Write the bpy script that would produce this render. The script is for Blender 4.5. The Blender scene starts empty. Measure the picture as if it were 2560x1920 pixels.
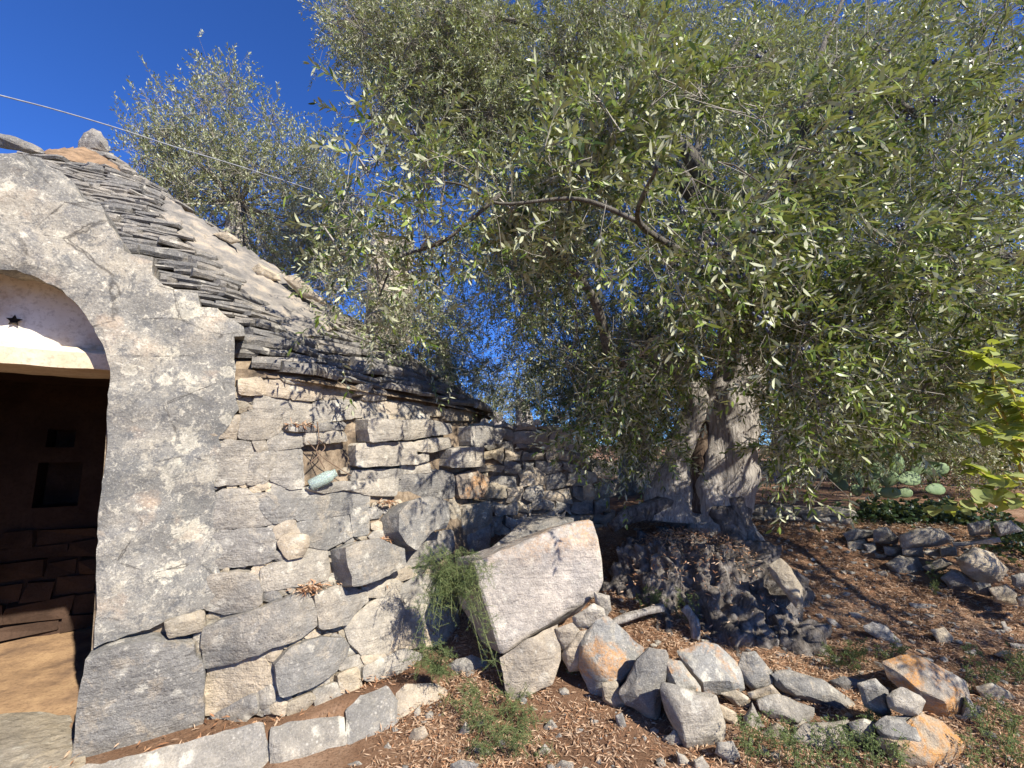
import bpy, bmesh, math, random
import numpy as np
from mathutils import Vector, Matrix, noise
from mathutils.bvhtree import BVHTree
from mathutils.geometry import delaunay_2d_cdt

random.seed(7)
rng = np.random.default_rng(11)
R = math.radians
scene = bpy.context.scene
COL = scene.collection

# ------------------------------------------------------------------ camera
F_PX = 1074.0                     # focal length in photo pixels (photo 2560 wide)
PITCH = R(8.2)
CAM = Vector((0.0, 0.0, 1.5))
cam_data = bpy.data.cameras.new('camera')
cam_data.sensor_width = 36.0
cam_data.lens = 36.0 * F_PX / 2560.0
cam_data.clip_start = 0.05
cam_data.clip_end = 3000
cam = bpy.data.objects.new('camera', cam_data)
cam.location = CAM
cam.rotation_euler = (R(90) + PITCH, 0, 0)
COL.objects.link(cam)
scene.camera = cam

# ------------------------------------------------------------------ light
SUN_AZ, SUN_EL = R(136), R(39)     # azimuth clockwise from +Y
SUN_DIR = Vector((math.sin(SUN_AZ) * math.cos(SUN_EL), math.cos(SUN_AZ) * math.cos(SUN_EL), math.sin(SUN_EL)))
world = bpy.data.worlds.new('World')
scene.world = world
world.use_nodes = True
wn = world.node_tree
wn.nodes.clear()
sky = wn.nodes.new('ShaderNodeTexSky')
sky.sky_type = 'NISHITA'
sky.sun_disc = False
sky.sun_elevation = SUN_EL
sky.sun_rotation = SUN_AZ
sky.altitude = 2500
sky.air_density = 1.0
sky.dust_density = 0.0
sky.ozone_density = 6.0
bg = wn.nodes.new('ShaderNodeBackground')
bg.inputs['Strength'].default_value = 0.080
wo = wn.nodes.new('ShaderNodeOutputWorld')
tint = wn.nodes.new('ShaderNodeMix')
tint.data_type = 'RGBA'
tint.blend_type = 'MULTIPLY'
tint.inputs[0].default_value = 1.0
tint.inputs[7].default_value = (0.50, 0.85, 1.44, 1)
wn.links.new(sky.outputs[0], tint.inputs[6])
wn.links.new(tint.outputs[2], bg.inputs['Color'])
wn.links.new(bg.outputs[0], wo.inputs['Surface'])
sun_data = bpy.data.lights.new('sun', 'SUN')
sun_data.energy = 5.0
sun_data.angle = R(0.53)
sun_data.color = (1.0, 0.94, 0.84)
sun = bpy.data.objects.new('sun', sun_data)
sun.rotation_euler = SUN_DIR.to_track_quat('Z', 'Y').to_euler()
sun.location = SUN_DIR * 50
COL.objects.link(sun)
scene.view_settings.view_transform = 'Standard'
scene.view_settings.look = 'None'
scene.view_settings.exposure = 1.0
scene.view_settings.gamma = 1.0
scene.view_settings.use_curve_mapping = False
scene.cycles.max_bounces = 8
scene.cycles.diffuse_bounces = 3

# ------------------------------------------------------------------ helpers: pixels to rays
CP, SP = math.cos(PITCH), math.sin(PITCH)
FWD, UP, RIGHT = Vector((0, CP, SP)), Vector((0, -SP, CP)), Vector((1, 0, 0))
K = 2560.0 / 2212.0               # overview picture (2212 wide) -> photo pixels
CROPS = {'S': (0, 0, 1.0), 'D': (0, 0, 1 / K), 'R1': (0, 0, 2.5721), 'R2': (0, 600, 2.5721), 'R3': (0, 1280, 2.5721),
         'R4': (560, 600, 2.5721), 'R5': (560, 1100, 2.0233), 'R6': (1300, 800, 2.37),
         'R7': (1360, 1380, 3.0729), 'R8': (1860, 1000, 1.8029), 'R9': (1860, 1500, 3.16)}

def S(crop, pts):
    x0, y0, s = CROPS[crop]
    return [(x0 + p[0] / s, y0 + p[1] / s) + tuple(p[2:]) for p in pts]

def ray(sx, sy):
    return FWD + RIGHT * ((sx - 1280) / F_PX) - UP * ((sy - 960) / F_PX)

def P(sx, sy, d):
    return CAM + ray(sx, sy) * d

def PZ(sx, sy, z):
    r = ray(sx, sy)
    return CAM + r * ((z - CAM.z) / r.z)

def DZ(x, y, z): return PZ(x * K, y * K, z)
def DP(x, y, d): return P(x * K, y * K, d)

def project(p):
    v = Vector(p) - CAM
    d = v.dot(FWD)
    if d < 1e-4:
        return None
    return (1280 + F_PX * v.dot(RIGHT) / d, 960 - F_PX * v.dot(UP) / d, d)

def sstep(a, b, x):
    t = min(1.0, max(0.0, (x - a) / (b - a)))
    return t * t * (3 - 2 * t)

def nz(p, f=1.0, o=0.0):
    return noise.noise(Vector((p[0] * f + o, p[1] * f - o, p[2] * f + 2 * o)))

def fbm(p, f=1.0, o=0.0):
    q = Vector((p[0] * f + o, p[1] * f - o, p[2] * f + 2 * o))
    return noise.fractal(q, 0.9, 2.0, 4)

# ------------------------------------------------------------------ helpers: objects
ORG = {}

def tag(o, label=None, cat=None, group=None, kind=None):
    if label: o['label'] = label
    if cat: o['category'] = cat
    if group: o['group'] = group
    if kind: o['kind'] = kind
    return o

def thing(name, loc, label, cat, group=None):
    o = bpy.data.objects.new(name, None)
    o.empty_display_size = 0.1
    o.location = loc
    COL.objects.link(o)
    ORG[o] = Vector(loc)
    return tag(o, label, cat, group)

def link_mesh(name, me, parent=None, center=None, mat=None, smooth=None):
    if mat is not None:
        me.materials.append(mat)
    o = bpy.data.objects.new(name, me)
    COL.objects.link(o)
    c = center if center is not None else Vector((0, 0, 0))
    ORG[o] = Vector(c)
    if parent is not None:
        o.parent = parent
        o.location = c - ORG[parent]
    else:
        o.location = c
    if smooth is not None:
        me.polygons.foreach_set('use_smooth', [smooth] * len(me.polygons))
    return o

def build(name, verts, faces, mat, parent=None, smooth=False, center=None):
    """World-space verts; the origin goes to the bottom centre of the piece."""
    vs = [Vector(v) for v in verts]
    if center is None:
        n = len(vs)
        center = Vector((sum(v.x for v in vs) / n, sum(v.y for v in vs) / n, min(v.z for v in vs)))
    me = bpy.data.meshes.new(name)
    me.from_pydata([tuple(v - center) for v in vs], [], faces)
    me.update()
    return link_mesh(name, me, parent, center, mat, smooth)

def np_mesh(name, V, nper, faces_local, rnd=None):
    """V (N, nper, 3) copies of one small face pattern -> one mesh, quickly."""
    N = V.shape[0]
    me = bpy.data.meshes.new(name)
    me.vertices.add(N * nper)
    me.vertices.foreach_set('co', np.ascontiguousarray(V, dtype=np.float32).ravel())
    lens = [len(f) for f in faces_local]
    flat = np.array([i for f in faces_local for i in f], dtype=np.int64)
    loops = (flat[None, :] + (np.arange(N) * nper)[:, None]).ravel()
    me.loops.add(len(loops))
    me.loops.foreach_set('vertex_index', loops.astype(np.int32))
    starts_local = np.cumsum([0] + lens[:-1])
    starts = (starts_local[None, :] + (np.arange(N) * sum(lens))[:, None]).ravel()
    me.polygons.add(len(starts))
    me.polygons.foreach_set('loop_start', starts.astype(np.int32))
    if rnd is not None:
        a = me.attributes.new('rnd', 'FLOAT', 'POINT')
        a.data.foreach_set('value', np.repeat(np.asarray(rnd, dtype=np.float32), nper))
    me.update(calc_edges=True)
    return me

def join_np(name, parts):
    """parts: list of meshes -> merged lists (small helper for from_pydata sources)."""
    V, Fs = [], []
    for v, f in parts:
        o = len(V)
        V += v
        Fs += [[i + o for i in q] for q in f]
    return V, Fs

# ------------------------------------------------------------------ materials
def new_mat(name):
    m = bpy.data.materials.new(name)
    m.use_nodes = True
    nt = m.node_tree
    nt.nodes.clear()
    return m, nt, nt.nodes, nt.links

class NB:
    """Tiny node-building helper."""
    def __init__(self, name):
        self.m, self.nt, self.n, self.l = new_mat(name)
        g = self.n.new('ShaderNodeNewGeometry')
        self.geo = g
        self.pos = g.outputs['Position']
    def lk(self, a, b): self.l.new(a, b)
    def mapping(self, scale, src=None, rot=(0, 0, 0)):
        x = self.n.new('ShaderNodeMapping')
        x.inputs['Scale'].default_value = scale
        x.inputs['Rotation'].default_value = rot
        self.lk(src or self.pos, x.inputs['Vector'])
        return x.outputs[0]
    def noise(self, scale, detail=4, rough=0.6, vec=None, dist=0.0):
        x = self.n.new('ShaderNodeTexNoise')
        x.inputs['Scale'].default_value = scale
        x.inputs['Detail'].default_value = detail
        x.inputs['Roughness'].default_value = rough
        x.inputs['Distortion'].default_value = dist
        self.lk(vec or self.pos, x.inputs['Vector'])
        return x.outputs['Fac']
    def voro(self, scale, vec=None, feature='F1', rand=1.0):
        x = self.n.new('ShaderNodeTexVoronoi')
        x.feature = feature
        x.inputs['Scale'].default_value = scale
        x.inputs['Randomness'].default_value = rand
        self.lk(vec or self.pos, x.inputs['Vector'])
        return x
    def ramp(self, fac, stops, interp='LINEAR'):
        x = self.n.new('ShaderNodeValToRGB')
        x.color_ramp.interpolation = interp
        e = x.color_ramp.elements
        while len(e) > 1: e.remove(e[0])
        e[0].position, c = stops[0][0], stops[0][1]
        e[0].color = (c if isinstance(c, tuple) else (c, c, c)) + (1,)
        for p, c in stops[1:]:
            q = e.new(p)
            q.color = (c if isinstance(c, tuple) else (c, c, c)) + (1,)
        self.lk(fac, x.inputs[0])
        return x.outputs[0]
    def mix(self, fac, a, b, mode='MIX'):
        x = self.n.new('ShaderNodeMix')
        x.data_type = 'RGBA'
        x.blend_type = mode
        for s, v in ((x.inputs[0], fac), (x.inputs[6], a), (x.inputs[7], b)):
            if isinstance(v, (int, float)): s.default_value = v
            elif isinstance(v, tuple): s.default_value = v + (1,)
            else: self.lk(v, s)
        return x.outputs[2]
    def math(self, op, a, b=0.0):
        x = self.n.new('ShaderNodeMath')
        x.operation = op
        for s, v in ((x.inputs[0], a), (x.inputs[1], b)):
            if isinstance(v, (int, float)): s.default_value = v
            else: self.lk(v, s)
        return x.outputs[0]
    def attr(self, name):
        x = self.n.new('ShaderNodeAttribute')
        x.attribute_name = name
        return x.outputs['Fac']
    def obj_random(self):
        return self.n.new('ShaderNodeObjectInfo').outputs['Random']
    def bump(self, h, strength=0.5, dist=0.01, prev=None):
        x = self.n.new('ShaderNodeBump')
        x.inputs['Strength'].default_value = strength
        x.inputs['Distance'].default_value = dist
        self.lk(h, x.inputs['Height'])
        if prev is not None: self.lk(prev, x.inputs['Normal'])
        return x.outputs[0]
    def finish(self, color, rough=0.9, normal=None, spec=0.3, **kw):
        b = self.n.new('ShaderNodeBsdfPrincipled')
        if isinstance(color, tuple): b.inputs['Base Color'].default_value = color + (1,)
        else: self.lk(color, b.inputs['Base Color'])
        if isinstance(rough, (int, float)): b.inputs['Roughness'].default_value = rough
        else: self.lk(rough, b.inputs['Roughness'])
        b.inputs['Specular IOR Level'].default_value = spec
        if normal is not None: self.lk(normal, b.inputs['Normal'])
        for k, v in kw.items(): b.inputs[k].default_value = v
        o = self.n.new('ShaderNodeOutputMaterial')
        self.lk(b.outputs[0], o.inputs['Surface'])
        self.bsdf, self.out = b, o
        return self.m

def stone_mat(name, grey=(0.25, 0.238, 0.212), cream=(0.45, 0.385, 0.29), bias=0.5, white=0.35, orange=0.0, dark=0.3, bump=0.8, orange_z=None):
    b = NB(name)
    big = b.noise(3.2, 6, 0.62)
    rnd = b.obj_random()
    f = b.math('ADD', b.math('MULTIPLY', big, 1.0), b.math('MULTIPLY', b.math('SUBTRACT', rnd, 0.5), 0.40))
    body = b.ramp(f, [(bias - 0.14, grey), (bias + 0.02, tuple((g + c) / 2 for g, c in zip(grey, cream))), (bias + 0.17, cream)])
    body = b.mix(b.ramp(b.noise(7.5, 8, 0.72, dist=0.6), [(0.53, 0.0), (0.60, 0.7)]), body, cream)
    body = b.mix(b.ramp(b.noise(2.1, 4, 0.6), [(0.40, 0.5), (0.52, 0.0)]), body, b.mix(0.7, body, (0.11, 0.108, 0.10)))
    med = b.noise(19, 6, 0.7)
    body = b.mix(b.ramp(med, [(0.38, 0.75), (0.62, 0.0)]), body, b.mix(0.62, body, tuple(g * 0.42 for g in grey)), 'MIX')
    # pale crustose lichen: blotches with ragged rims, two sizes
    dst = b.noise(26, 4, 0.7)
    v1 = b.voro(9.0)
    blot = b.math('ADD', v1.outputs['Distance'], b.math('MULTIPLY', b.math('SUBTRACT', dst, 0.5), 0.9))
    sel = b.ramp(b.noise(5.0, 3, 0.6), [(0.46, 0.0), (0.60, 1.0)])
    m1 = b.math('MULTIPLY', b.ramp(blot, [(0.22, 1.0), (0.34, 0.0)]), sel)
    body = b.mix(b.math('MULTIPLY', m1, min(1.0, white + 0.25)), body, (0.60, 0.56, 0.46))
    v2 = b.voro(42.0)
    sp = b.math('ADD', v2.outputs['Distance'], b.math('MULTIPLY', b.math('SUBTRACT', b.noise(70, 3), 0.5), 0.6))
    body = b.mix(b.math('MULTIPLY', b.math('MULTIPLY', b.ramp(sp, [(0.16, 1.0), (0.30, 0.0)]), b.ramp(b.noise(8, 3), [(0.48, 0.0), (0.60, 1.0)])), white), body, (0.60, 0.56, 0.48))
    fine = b.noise(140, 4, 0.75)
    body = b.mix(b.ramp(fine, [(0.36, dark), (0.5, 0.0)]), body, (0.09, 0.085, 0.08))
    body = b.mix(b.ramp(fine, [(0.56, 0.0), (0.72, 0.45)]), body, (0.66, 0.62, 0.55))
    if orange_z is not None:
        zz = b.n.new('ShaderNodeSeparateXYZ')
        b.lk(b.pos, zz.inputs[0])
        edge_ = b.ramp(zz.outputs[2], [(orange_z[0], 0.0), (orange_z[1], 1.0)])
        of = b.math('MULTIPLY', b.math('MULTIPLY', edge_, b.ramp(b.noise(9, 5, 0.7), [(0.44, 0.0), (0.56, 1.0)])), b.ramp(b.noise(70, 4, 0.8), [(0.42, 0.1), (0.58, 1.0)]))
        body = b.mix(b.math('MULTIPLY', of, 0.75), body, (0.50, 0.25, 0.07))
    if orange > 0:
        on = b.noise(6.5, 5, 0.65, dist=0.4)
        of = b.math('MULTIPLY', b.ramp(on, [(0.52 - 0.1 * orange, 0.0), (0.60 - 0.05 * orange, 1.0)]), b.ramp(b.noise(60, 4, 0.8), [(0.4, 0.25), (0.6, 1.0)]))
        body = b.mix(b.math('MULTIPLY', of, min(1, 0.5 + 0.5 * orange)), body, (0.52, 0.24, 0.06))
    n1 = b.bump(b.noise(11, 8, 0.68), bump, 0.05)
    lam = b.noise(3.0, 5, 0.6, b.mapping((1.0, 1.0, 9.0)))
    n2 = b.bump(lam, bump * 0.5, 0.03, n1)
    n3 = b.bump(b.noise(90, 5, 0.75), bump * 0.8, 0.006, n2)
    return b.finish(body, 0.93, n3, 0.2)

M = {}
M['grey'] = stone_mat('stone_grey', bias=0.60, white=0.4)
M['light'] = stone_mat('stone_light', grey=(0.28, 0.262, 0.23), cream=(0.47, 0.415, 0.325), bias=0.5, white=0.5)
M['cream'] = stone_mat('stone_cream', grey=(0.40, 0.34, 0.26), cream=(0.57, 0.465, 0.325), bias=0.45, white=0.3, dark=0.15)
M['dark'] = stone_mat('stone_dark', grey=(0.20, 0.188, 0.17), cream=(0.34, 0.31, 0.26), bias=0.55, white=0.25)
M['rust'] = stone_mat('stone_rust', grey=(0.30, 0.27, 0.23), cream=(0.50, 0.38, 0.24), bias=0.5, white=0.3, orange=0.9)
M['spot'] = stone_mat('stone_orange_spotted', grey=(0.33, 0.32, 0.29), cream=(0.48, 0.43, 0.33), bias=0.55, white=0.45, orange=0.45)
M['block'] = stone_mat('stone_block_pale', grey=(0.36, 0.33, 0.30), cream=(0.55, 0.48, 0.40), bias=0.46, white=0.5, orange_z=(0.74, 1.0))
M['warm'] = stone_mat('stone_warm', grey=(0.27, 0.22, 0.17), cream=(0.42, 0.30, 0.19), bias=0.48, white=0.3, orange=0.15)
M['tan'] = stone_mat('stone_tan', grey=(0.36, 0.31, 0.23), cream=(0.50, 0.41, 0.28), bias=0.5, white=0.2, dark=0.2)
M['slab'] = stone_mat('roof_slab_stone', grey=(0.185, 0.176, 0.16), cream=(0.36, 0.32, 0.26), bias=0.58, white=0.3, dark=0.4)

def facade_mat():
    b = NB('lichen_plaster')
    body = b.ramp(b.noise(2.2, 7, 0.65), [(0.36, (0.17, 0.165, 0.145)), (0.5, (0.245, 0.232, 0.20)), (0.62, (0.35, 0.315, 0.25))])
    # weathered blotches
    body = b.mix(b.ramp(b.noise(7, 7, 0.7), [(0.54, 0.0), (0.66, 0.7)]), body, (0.48, 0.43, 0.33))
    body = b.mix(b.ramp(b.noise(15, 6, 0.7), [(0.34, 0.7), (0.47, 0.0)]), body, (0.15, 0.15, 0.15))
    # round lichen rosettes with a paler rim
    for sc, thr, c, st in ((4.2, 0.62, (0.60, 0.55, 0.42), 0.8), (9.0, 0.80, (0.62, 0.57, 0.44), 0.7)):
        v = b.voro(sc)
        d = b.math('ADD', v.outputs['Distance'], b.math('MULTIPLY', b.math('SUBTRACT', b.noise(sc * 4, 6, 0.75), 0.5), 0.85))
        keep = b.ramp(b.n.new('ShaderNodeSeparateColor').outputs[0], [(0.0, 0.0), (1.0, 1.0)])
        sepc = b.n[-1]
        sc_node = [x for x in b.n if x.bl_idname == 'ShaderNodeSeparateColor'][-1]
        b.lk(v.outputs['Color'], sc_node.inputs[0])
        keep = b.ramp(sc_node.outputs[0], [(thr, 0.0), (thr + 0.05, 1.0)])
        ring = b.ramp(d, [(0.0, 0.55), (0.16, 0.45), (0.24, 1.0), (0.31, 0.0)])
        body = b.mix(b.math('MULTIPLY', b.math('MULTIPLY', ring, keep), st), body, c)
    body = b.mix(b.ramp(b.noise(24, 8, 0.78, dist=0.5), [(0.55, 0.0), (0.60, 0.85)]), body, (0.54, 0.50, 0.40))
    body = b.mix(b.ramp(b.noise(13, 8, 0.75, dist=0.8), [(0.40, 0.8), (0.47, 0.0)]), body, (0.12, 0.12, 0.115))
    body = b.mix(b.ramp(b.noise(1.1, 5, 0.6), [(0.44, 0.55), (0.58, 0.0)]), body, b.mix(0.6, body, (0.08, 0.08, 0.08)))
    # pink-ochre flush
    body = b.mix(b.ramp(b.noise(4.3, 5, 0.6), [(0.58, 0.0), (0.72, 0.5)]), body, (0.50, 0.36, 0.24))
    fine = b.noise(120, 4, 0.8)
    body = b.mix(b.ramp(fine, [(0.36, 0.45), (0.5, 0.0)]), body, (0.08, 0.08, 0.08))
    body = b.mix(b.ramp(fine, [(0.56, 0.0), (0.70, 0.5)]), body, (0.68, 0.64, 0.56))
    # hairline cracks
    cr = b.voro(2.6, b.mapping((1, 1, 1.3), None), 'DISTANCE_TO_EDGE')
    warp = b.noise(9, 5, 0.7)
    cd = b.math('ADD', cr.outputs['Distance'], b.math('MULTIPLY', b.math('SUBTRACT', warp, 0.5), 0.12))
    crack = b.math('MULTIPLY', b.ramp(b.math('ABSOLUTE', cd), [(0.0, 1.0), (0.013, 0.0)]), b.ramp(b.noise(2.7, 2), [(0.44, 0.0), (0.52, 1.0)]))
    body = b.mix(b.math('MULTIPLY', crack, 0.8), body, (0.05, 0.045, 0.04))
    n1 = b.bump(b.noise(6, 7, 0.65), 0.5, 0.04)
    n2 = b.bump(b.noise(55, 6, 0.75), 0.5, 0.008, n1)
    return b.finish(body, 0.95, n2, 0.15)
M['facade'] = facade_mat()

def simple_mat(name, c1, c2, scale=8, bump=0.4, bscale=30, rough=0.9, c3=None, spec=0.2, bdist=0.01):
    b = NB(name)
    f = b.noise(scale, 6, 0.65)
    stops = [(0.36, c1), (0.62, c2)] if c3 is None else [(0.34, c1), (0.5, c2), (0.66, c3)]
    col = b.ramp(f, stops)
    fine = b.noise(bscale * 3, 4, 0.7)
    col = b.mix(b.ramp(fine, [(0.35, 0.35), (0.5, 0.0)]), col, tuple(x * 0.45 for x in c1))
    nrm = b.bump(b.noise(bscale, 6, 0.7), bump, bdist)
    return b.finish(col, rough, nrm, spec)

M['joint'] = simple_mat('joint_earth', (0.07, 0.055, 0.04), (0.20, 0.15, 0.10), 9, 0.9, 40, c3=(0.33, 0.26, 0.18))
M['limewash'] = simple_mat('old_limewash', (0.42, 0.29, 0.17), (0.66, 0.60, 0.50), 2.4, 0.25, 14, c3=(0.74, 0.70, 0.62))
M['lintel'] = simple_mat('limewashed_lintel', (0.58, 0.44, 0.28), (0.72, 0.62, 0.46), 4, 0.3, 18)
M['room'] = simple_mat('shade_darkened_plaster', (0.035, 0.02, 0.014), (0.07, 0.042, 0.028), 3, 0.3, 14)  # albedo lowered to put the room's deep shade into the plaster colour
M['room_stone'] = simple_mat('shade_darkened_stone', (0.035, 0.021, 0.014), (0.07, 0.042, 0.028), 4, 0.6, 25)  # as dark as the plaster: interior shade put into the stone colour
M['floor'] = simple_mat('earth_floor', (0.13, 0.082, 0.055), (0.30, 0.19, 0.105), 3.0, 0.8, 22, c3=(0.44, 0.29, 0.155))
M['patch'] = simple_mat('weathered_roof_render', (0.13, 0.122, 0.11), (0.24, 0.218, 0.185), 5, 0.9, 30, c3=(0.40, 0.335, 0.25))
M['earth'] = simple_mat('roof_earth', (0.15, 0.10, 0.06), (0.31, 0.205, 0.12), 14, 0.9, 40)
M['chimney'] = simple_mat('pale_chimney_stone', (0.30, 0.26, 0.21), (0.50, 0.43, 0.34), 5, 0.8, 25)
M['cable'] = simple_mat('grey_cable', (0.20, 0.205, 0.22), (0.30, 0.31, 0.33), 20, 0.1, 60, 0.5)
M['stem'] = simple_mat('green_stem', (0.10, 0.13, 0.05), (0.20, 0.22, 0.09), 20, 0.2, 60)
M['twig'] = simple_mat('olive_twig', (0.20, 0.18, 0.14), (0.34, 0.31, 0.25), 20, 0.2, 60)
M['dry'] = simple_mat('dry_twig', (0.14, 0.09, 0.06), (0.25, 0.18, 0.12), 20, 0.2, 60)
M['shoot'] = simple_mat('yellow_shoot', (0.34, 0.24, 0.06), (0.42, 0.34, 0.10), 20, 0.2, 60)

def ground_mat():
    b = NB('red_soil_with_litter')
    col = b.ramp(b.noise(1.6, 7, 0.65), [(0.36, (0.15, 0.085, 0.052)), (0.52, (0.25, 0.145, 0.085)), (0.66, (0.38, 0.25, 0.16))])
    v = b.voro(60, b.mapping((1, 1.0, 0.3)))
    chips = b.ramp(v.outputs['Distance'], [(0.12, 0.8), (0.34, 0.0)])
    chip_on = b.ramp(b.noise(22, 4, 0.7), [(0.5, 0.0), (0.6, 1.0)])
    col = b.mix(b.math('MULTIPLY', chips, chip_on), col, (0.44, 0.31, 0.21))
    col = b.mix(b.ramp(b.noise(80, 5, 0.8), [(0.36, 0.7), (0.5, 0.0)]), col, (0.055, 0.03, 0.02))
    n1 = b.bump(b.noise(16, 7, 0.75), 0.9, 0.03)
    n2 = b.bump(b.noise(85, 5, 0.8), 0.9, 0.01, n1)
    return b.finish(col, 0.95, n2, 0.1)
M['ground'] = ground_mat()

def bark_mat(name, c1, c2, c3, stretch=0.12, bump=0.9, sc=26):
    b = NB(name)
    vec = b.mapping((1, 1, stretch))
    g = b.noise(sc, 7, 0.7, vec, 0.6)
    col = b.ramp(g, [(0.34, c1), (0.5, c2), (0.64, c3)])
    col = b.mix(b.ramp(b.noise(3.0, 5, 0.6), [(0.45, 0.0), (0.7, 0.5)]), col, tuple(x * 0.6 for x in c2))
    n1 = b.bump(g, bump, 0.04)
    n2 = b.bump(b.noise(90, 5, 0.7, b.mapping((1, 1, 0.3))), bump * 0.6, 0.008, n1)
    return b.finish(col, 0.92, n2, 0.15)
M['bark'] = bark_mat('olive_bark', (0.16, 0.14, 0.12), (0.38, 0.345, 0.30), (0.53, 0.49, 0.43), 0.10, 0.9, 42)
M['branch'] = bark_mat('branch_bark', (0.07, 0.062, 0.05), (0.15, 0.135, 0.11), (0.24, 0.22, 0.185))
M['root'] = bark_mat('gnarled_root_bark', (0.055, 0.047, 0.04), (0.15, 0.13, 0.11), (0.27, 0.245, 0.215), 0.6, 1.0, 16)
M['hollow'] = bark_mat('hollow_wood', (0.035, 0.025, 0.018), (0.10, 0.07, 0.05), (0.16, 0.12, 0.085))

def leaf_mat(name, tops, back, trans=0.25, rough=0.42, spec=0.5, trans_col=None):
    b = NB(name)
    col = b.ramp(b.attr('rnd'), [(i / max(1, len(tops) - 1), c) for i, c in enumerate(tops)])
    colf = b.mix(b.geo.outputs['Backfacing'], col, back)
    p = b.n.new('ShaderNodeBsdfPrincipled')
    b.lk(colf, p.inputs['Base Color'])
    rr = b.math('ADD', b.math('MULTIPLY', b.geo.outputs['Backfacing'], 0.35), rough)
    b.lk(rr, p.inputs['Roughness'])
    p.inputs['Specular IOR Level'].default_value = spec
    t = b.n.new('ShaderNodeBsdfTranslucent')
    if trans_col is None:
        tc = b.mix(0.55, col, (0.30, 0.34, 0.06))
        b.lk(tc, t.inputs['Color'])
    else:
        t.inputs['Color'].default_value = trans_col + (1,)
    mx = b.n.new('ShaderNodeMixShader')
    mx.inputs[0].default_value = trans
    b.lk(p.outputs[0], mx.inputs[1])
    b.lk(t.outputs[0], mx.inputs[2])
    o = b.n.new('ShaderNodeOutputMaterial')
    b.lk(mx.outputs[0], o.inputs['Surface'])
    return b.m

M['leaf'] = leaf_mat('olive_leaf', [(0.034, 0.058, 0.009), (0.105, 0.158, 0.022), (0.26, 0.325, 0.065)], (0.46, 0.47, 0.30), 0.24, 0.36, 0.34)  # dark-to-pale range stretched to imitate shaded and sunlit leaves in the crown
M['leaf_far'] = leaf_mat('olive_leaf_grey', [(0.052, 0.076, 0.020), (0.155, 0.19, 0.058), (0.33, 0.355, 0.17)], (0.47, 0.48, 0.32), 0.24, 0.42, 0.3)
M['leaf_dark'] = leaf_mat('dark_hedge_leaf', [(0.025, 0.05, 0.018), (0.045, 0.085, 0.03)], (0.08, 0.11, 0.05), 0.2)
M['leaf_brown'] = leaf_mat('browning_scrub_leaf', [(0.13, 0.14, 0.05), (0.22, 0.19, 0.07), (0.24, 0.13, 0.05)], (0.2, 0.19, 0.1), 0.3)
M['leaf_broad'] = leaf_mat('broad_yellow_green_leaf', [(0.12, 0.21, 0.035), (0.20, 0.30, 0.05), (0.36, 0.40, 0.08)], (0.30, 0.34, 0.12), 0.42, 0.5, 0.35, (0.42, 0.46, 0.06))
M['needle'] = leaf_mat('asparagus_needle', [(0.075, 0.12, 0.04), (0.13, 0.175, 0.06), (0.21, 0.22, 0.09)], (0.09, 0.13, 0.05), 0.25, 0.6, 0.2)
M['weed'] = leaf_mat('weed_leaf', [(0.09, 0.15, 0.045), (0.14, 0.20, 0.065), (0.2, 0.24, 0.09)], (0.14, 0.18, 0.08), 0.3, 0.6, 0.2)
M['litter'] = leaf_mat('dry_olive_leaf', [(0.17, 0.075, 0.038), (0.34, 0.17, 0.085), (0.45, 0.265, 0.15), (0.54, 0.41, 0.29)], (0.46, 0.32, 0.21), 0.1, 0.7, 0.25)
M['cactus'] = simple_mat('cactus_pad_skin', (0.10, 0.155, 0.07), (0.20, 0.265, 0.13), 5, 0.3, 30, 0.6)

def olive_mat():
    b = NB('ripe_olive_skin')
    col = b.ramp(b.noise(60, 3), [(0.4, (0.012, 0.011, 0.022)), (0.62, (0.085, 0.10, 0.16))])
    return b.finish(col, 0.45, None, 0.5)
M['olive'] = olive_mat()

def glass_mat():
    b = NB('green_glass')
    m = b.finish((0.74, 0.86, 0.79), 0.10, None, 0.5)
    b.bsdf.inputs['Transmission Weight'].default_value = 0.75
    b.bsdf.inputs['IOR'].default_value = 1.45
    return m
M['glass'] = glass_mat()

# ------------------------------------------------------------------ terrain
def ground_z(x, y):
    m = sstep(-1.15, -0.15, x)
    z = 0.0
    pts = [(2.35, 0.0), (3.0, 0.13), (3.7, 0.36), (4.5, 0.66), (5.2, 0.72), (12, 0.74), (40, 1.1), (400, 2.0)]
    if y <= pts[0][0]:
        z = 0
    else:
        for (a, za), (b_, zb) in zip(pts, pts[1:]):
            if y <= b_:
                t = (y - a) / (b_ - a)
                z = za + (zb - za) * t
                break
        else:
            z = pts[-1][1]
    z *= m if y < 9 else 1.0
    near = max(0.0, 1 - abs(y - 3) / 14)
    z += 0.022 * near * nz((x, y, 0), 2.3, 5) + 0.012 * near * nz((x, y, 0), 7.0, 9)
    return z

def ghit(sx, sy):
    r = ray(sx, sy)
    d = 0.6
    while d < 60:
        p = CAM + r * d
        if p.z < ground_z(p.x, p.y):
            return d
        d += 0.02 + d * 0.004
    return 30.0

def axis(fine0, fine1, step, far0, far1):
    a = [fine0 + i * step for i in range(int((fine1 - fine0) / step) + 1)]
    x, s = fine1, step
    while x < far1:
        s *= 1.25
        x += s
        a.append(x)
    x, s = fine0, step
    lo = []
    while x > far0:
        s *= 1.25
        x -= s
        lo.append(x)
    return lo[::-1] + a

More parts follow.
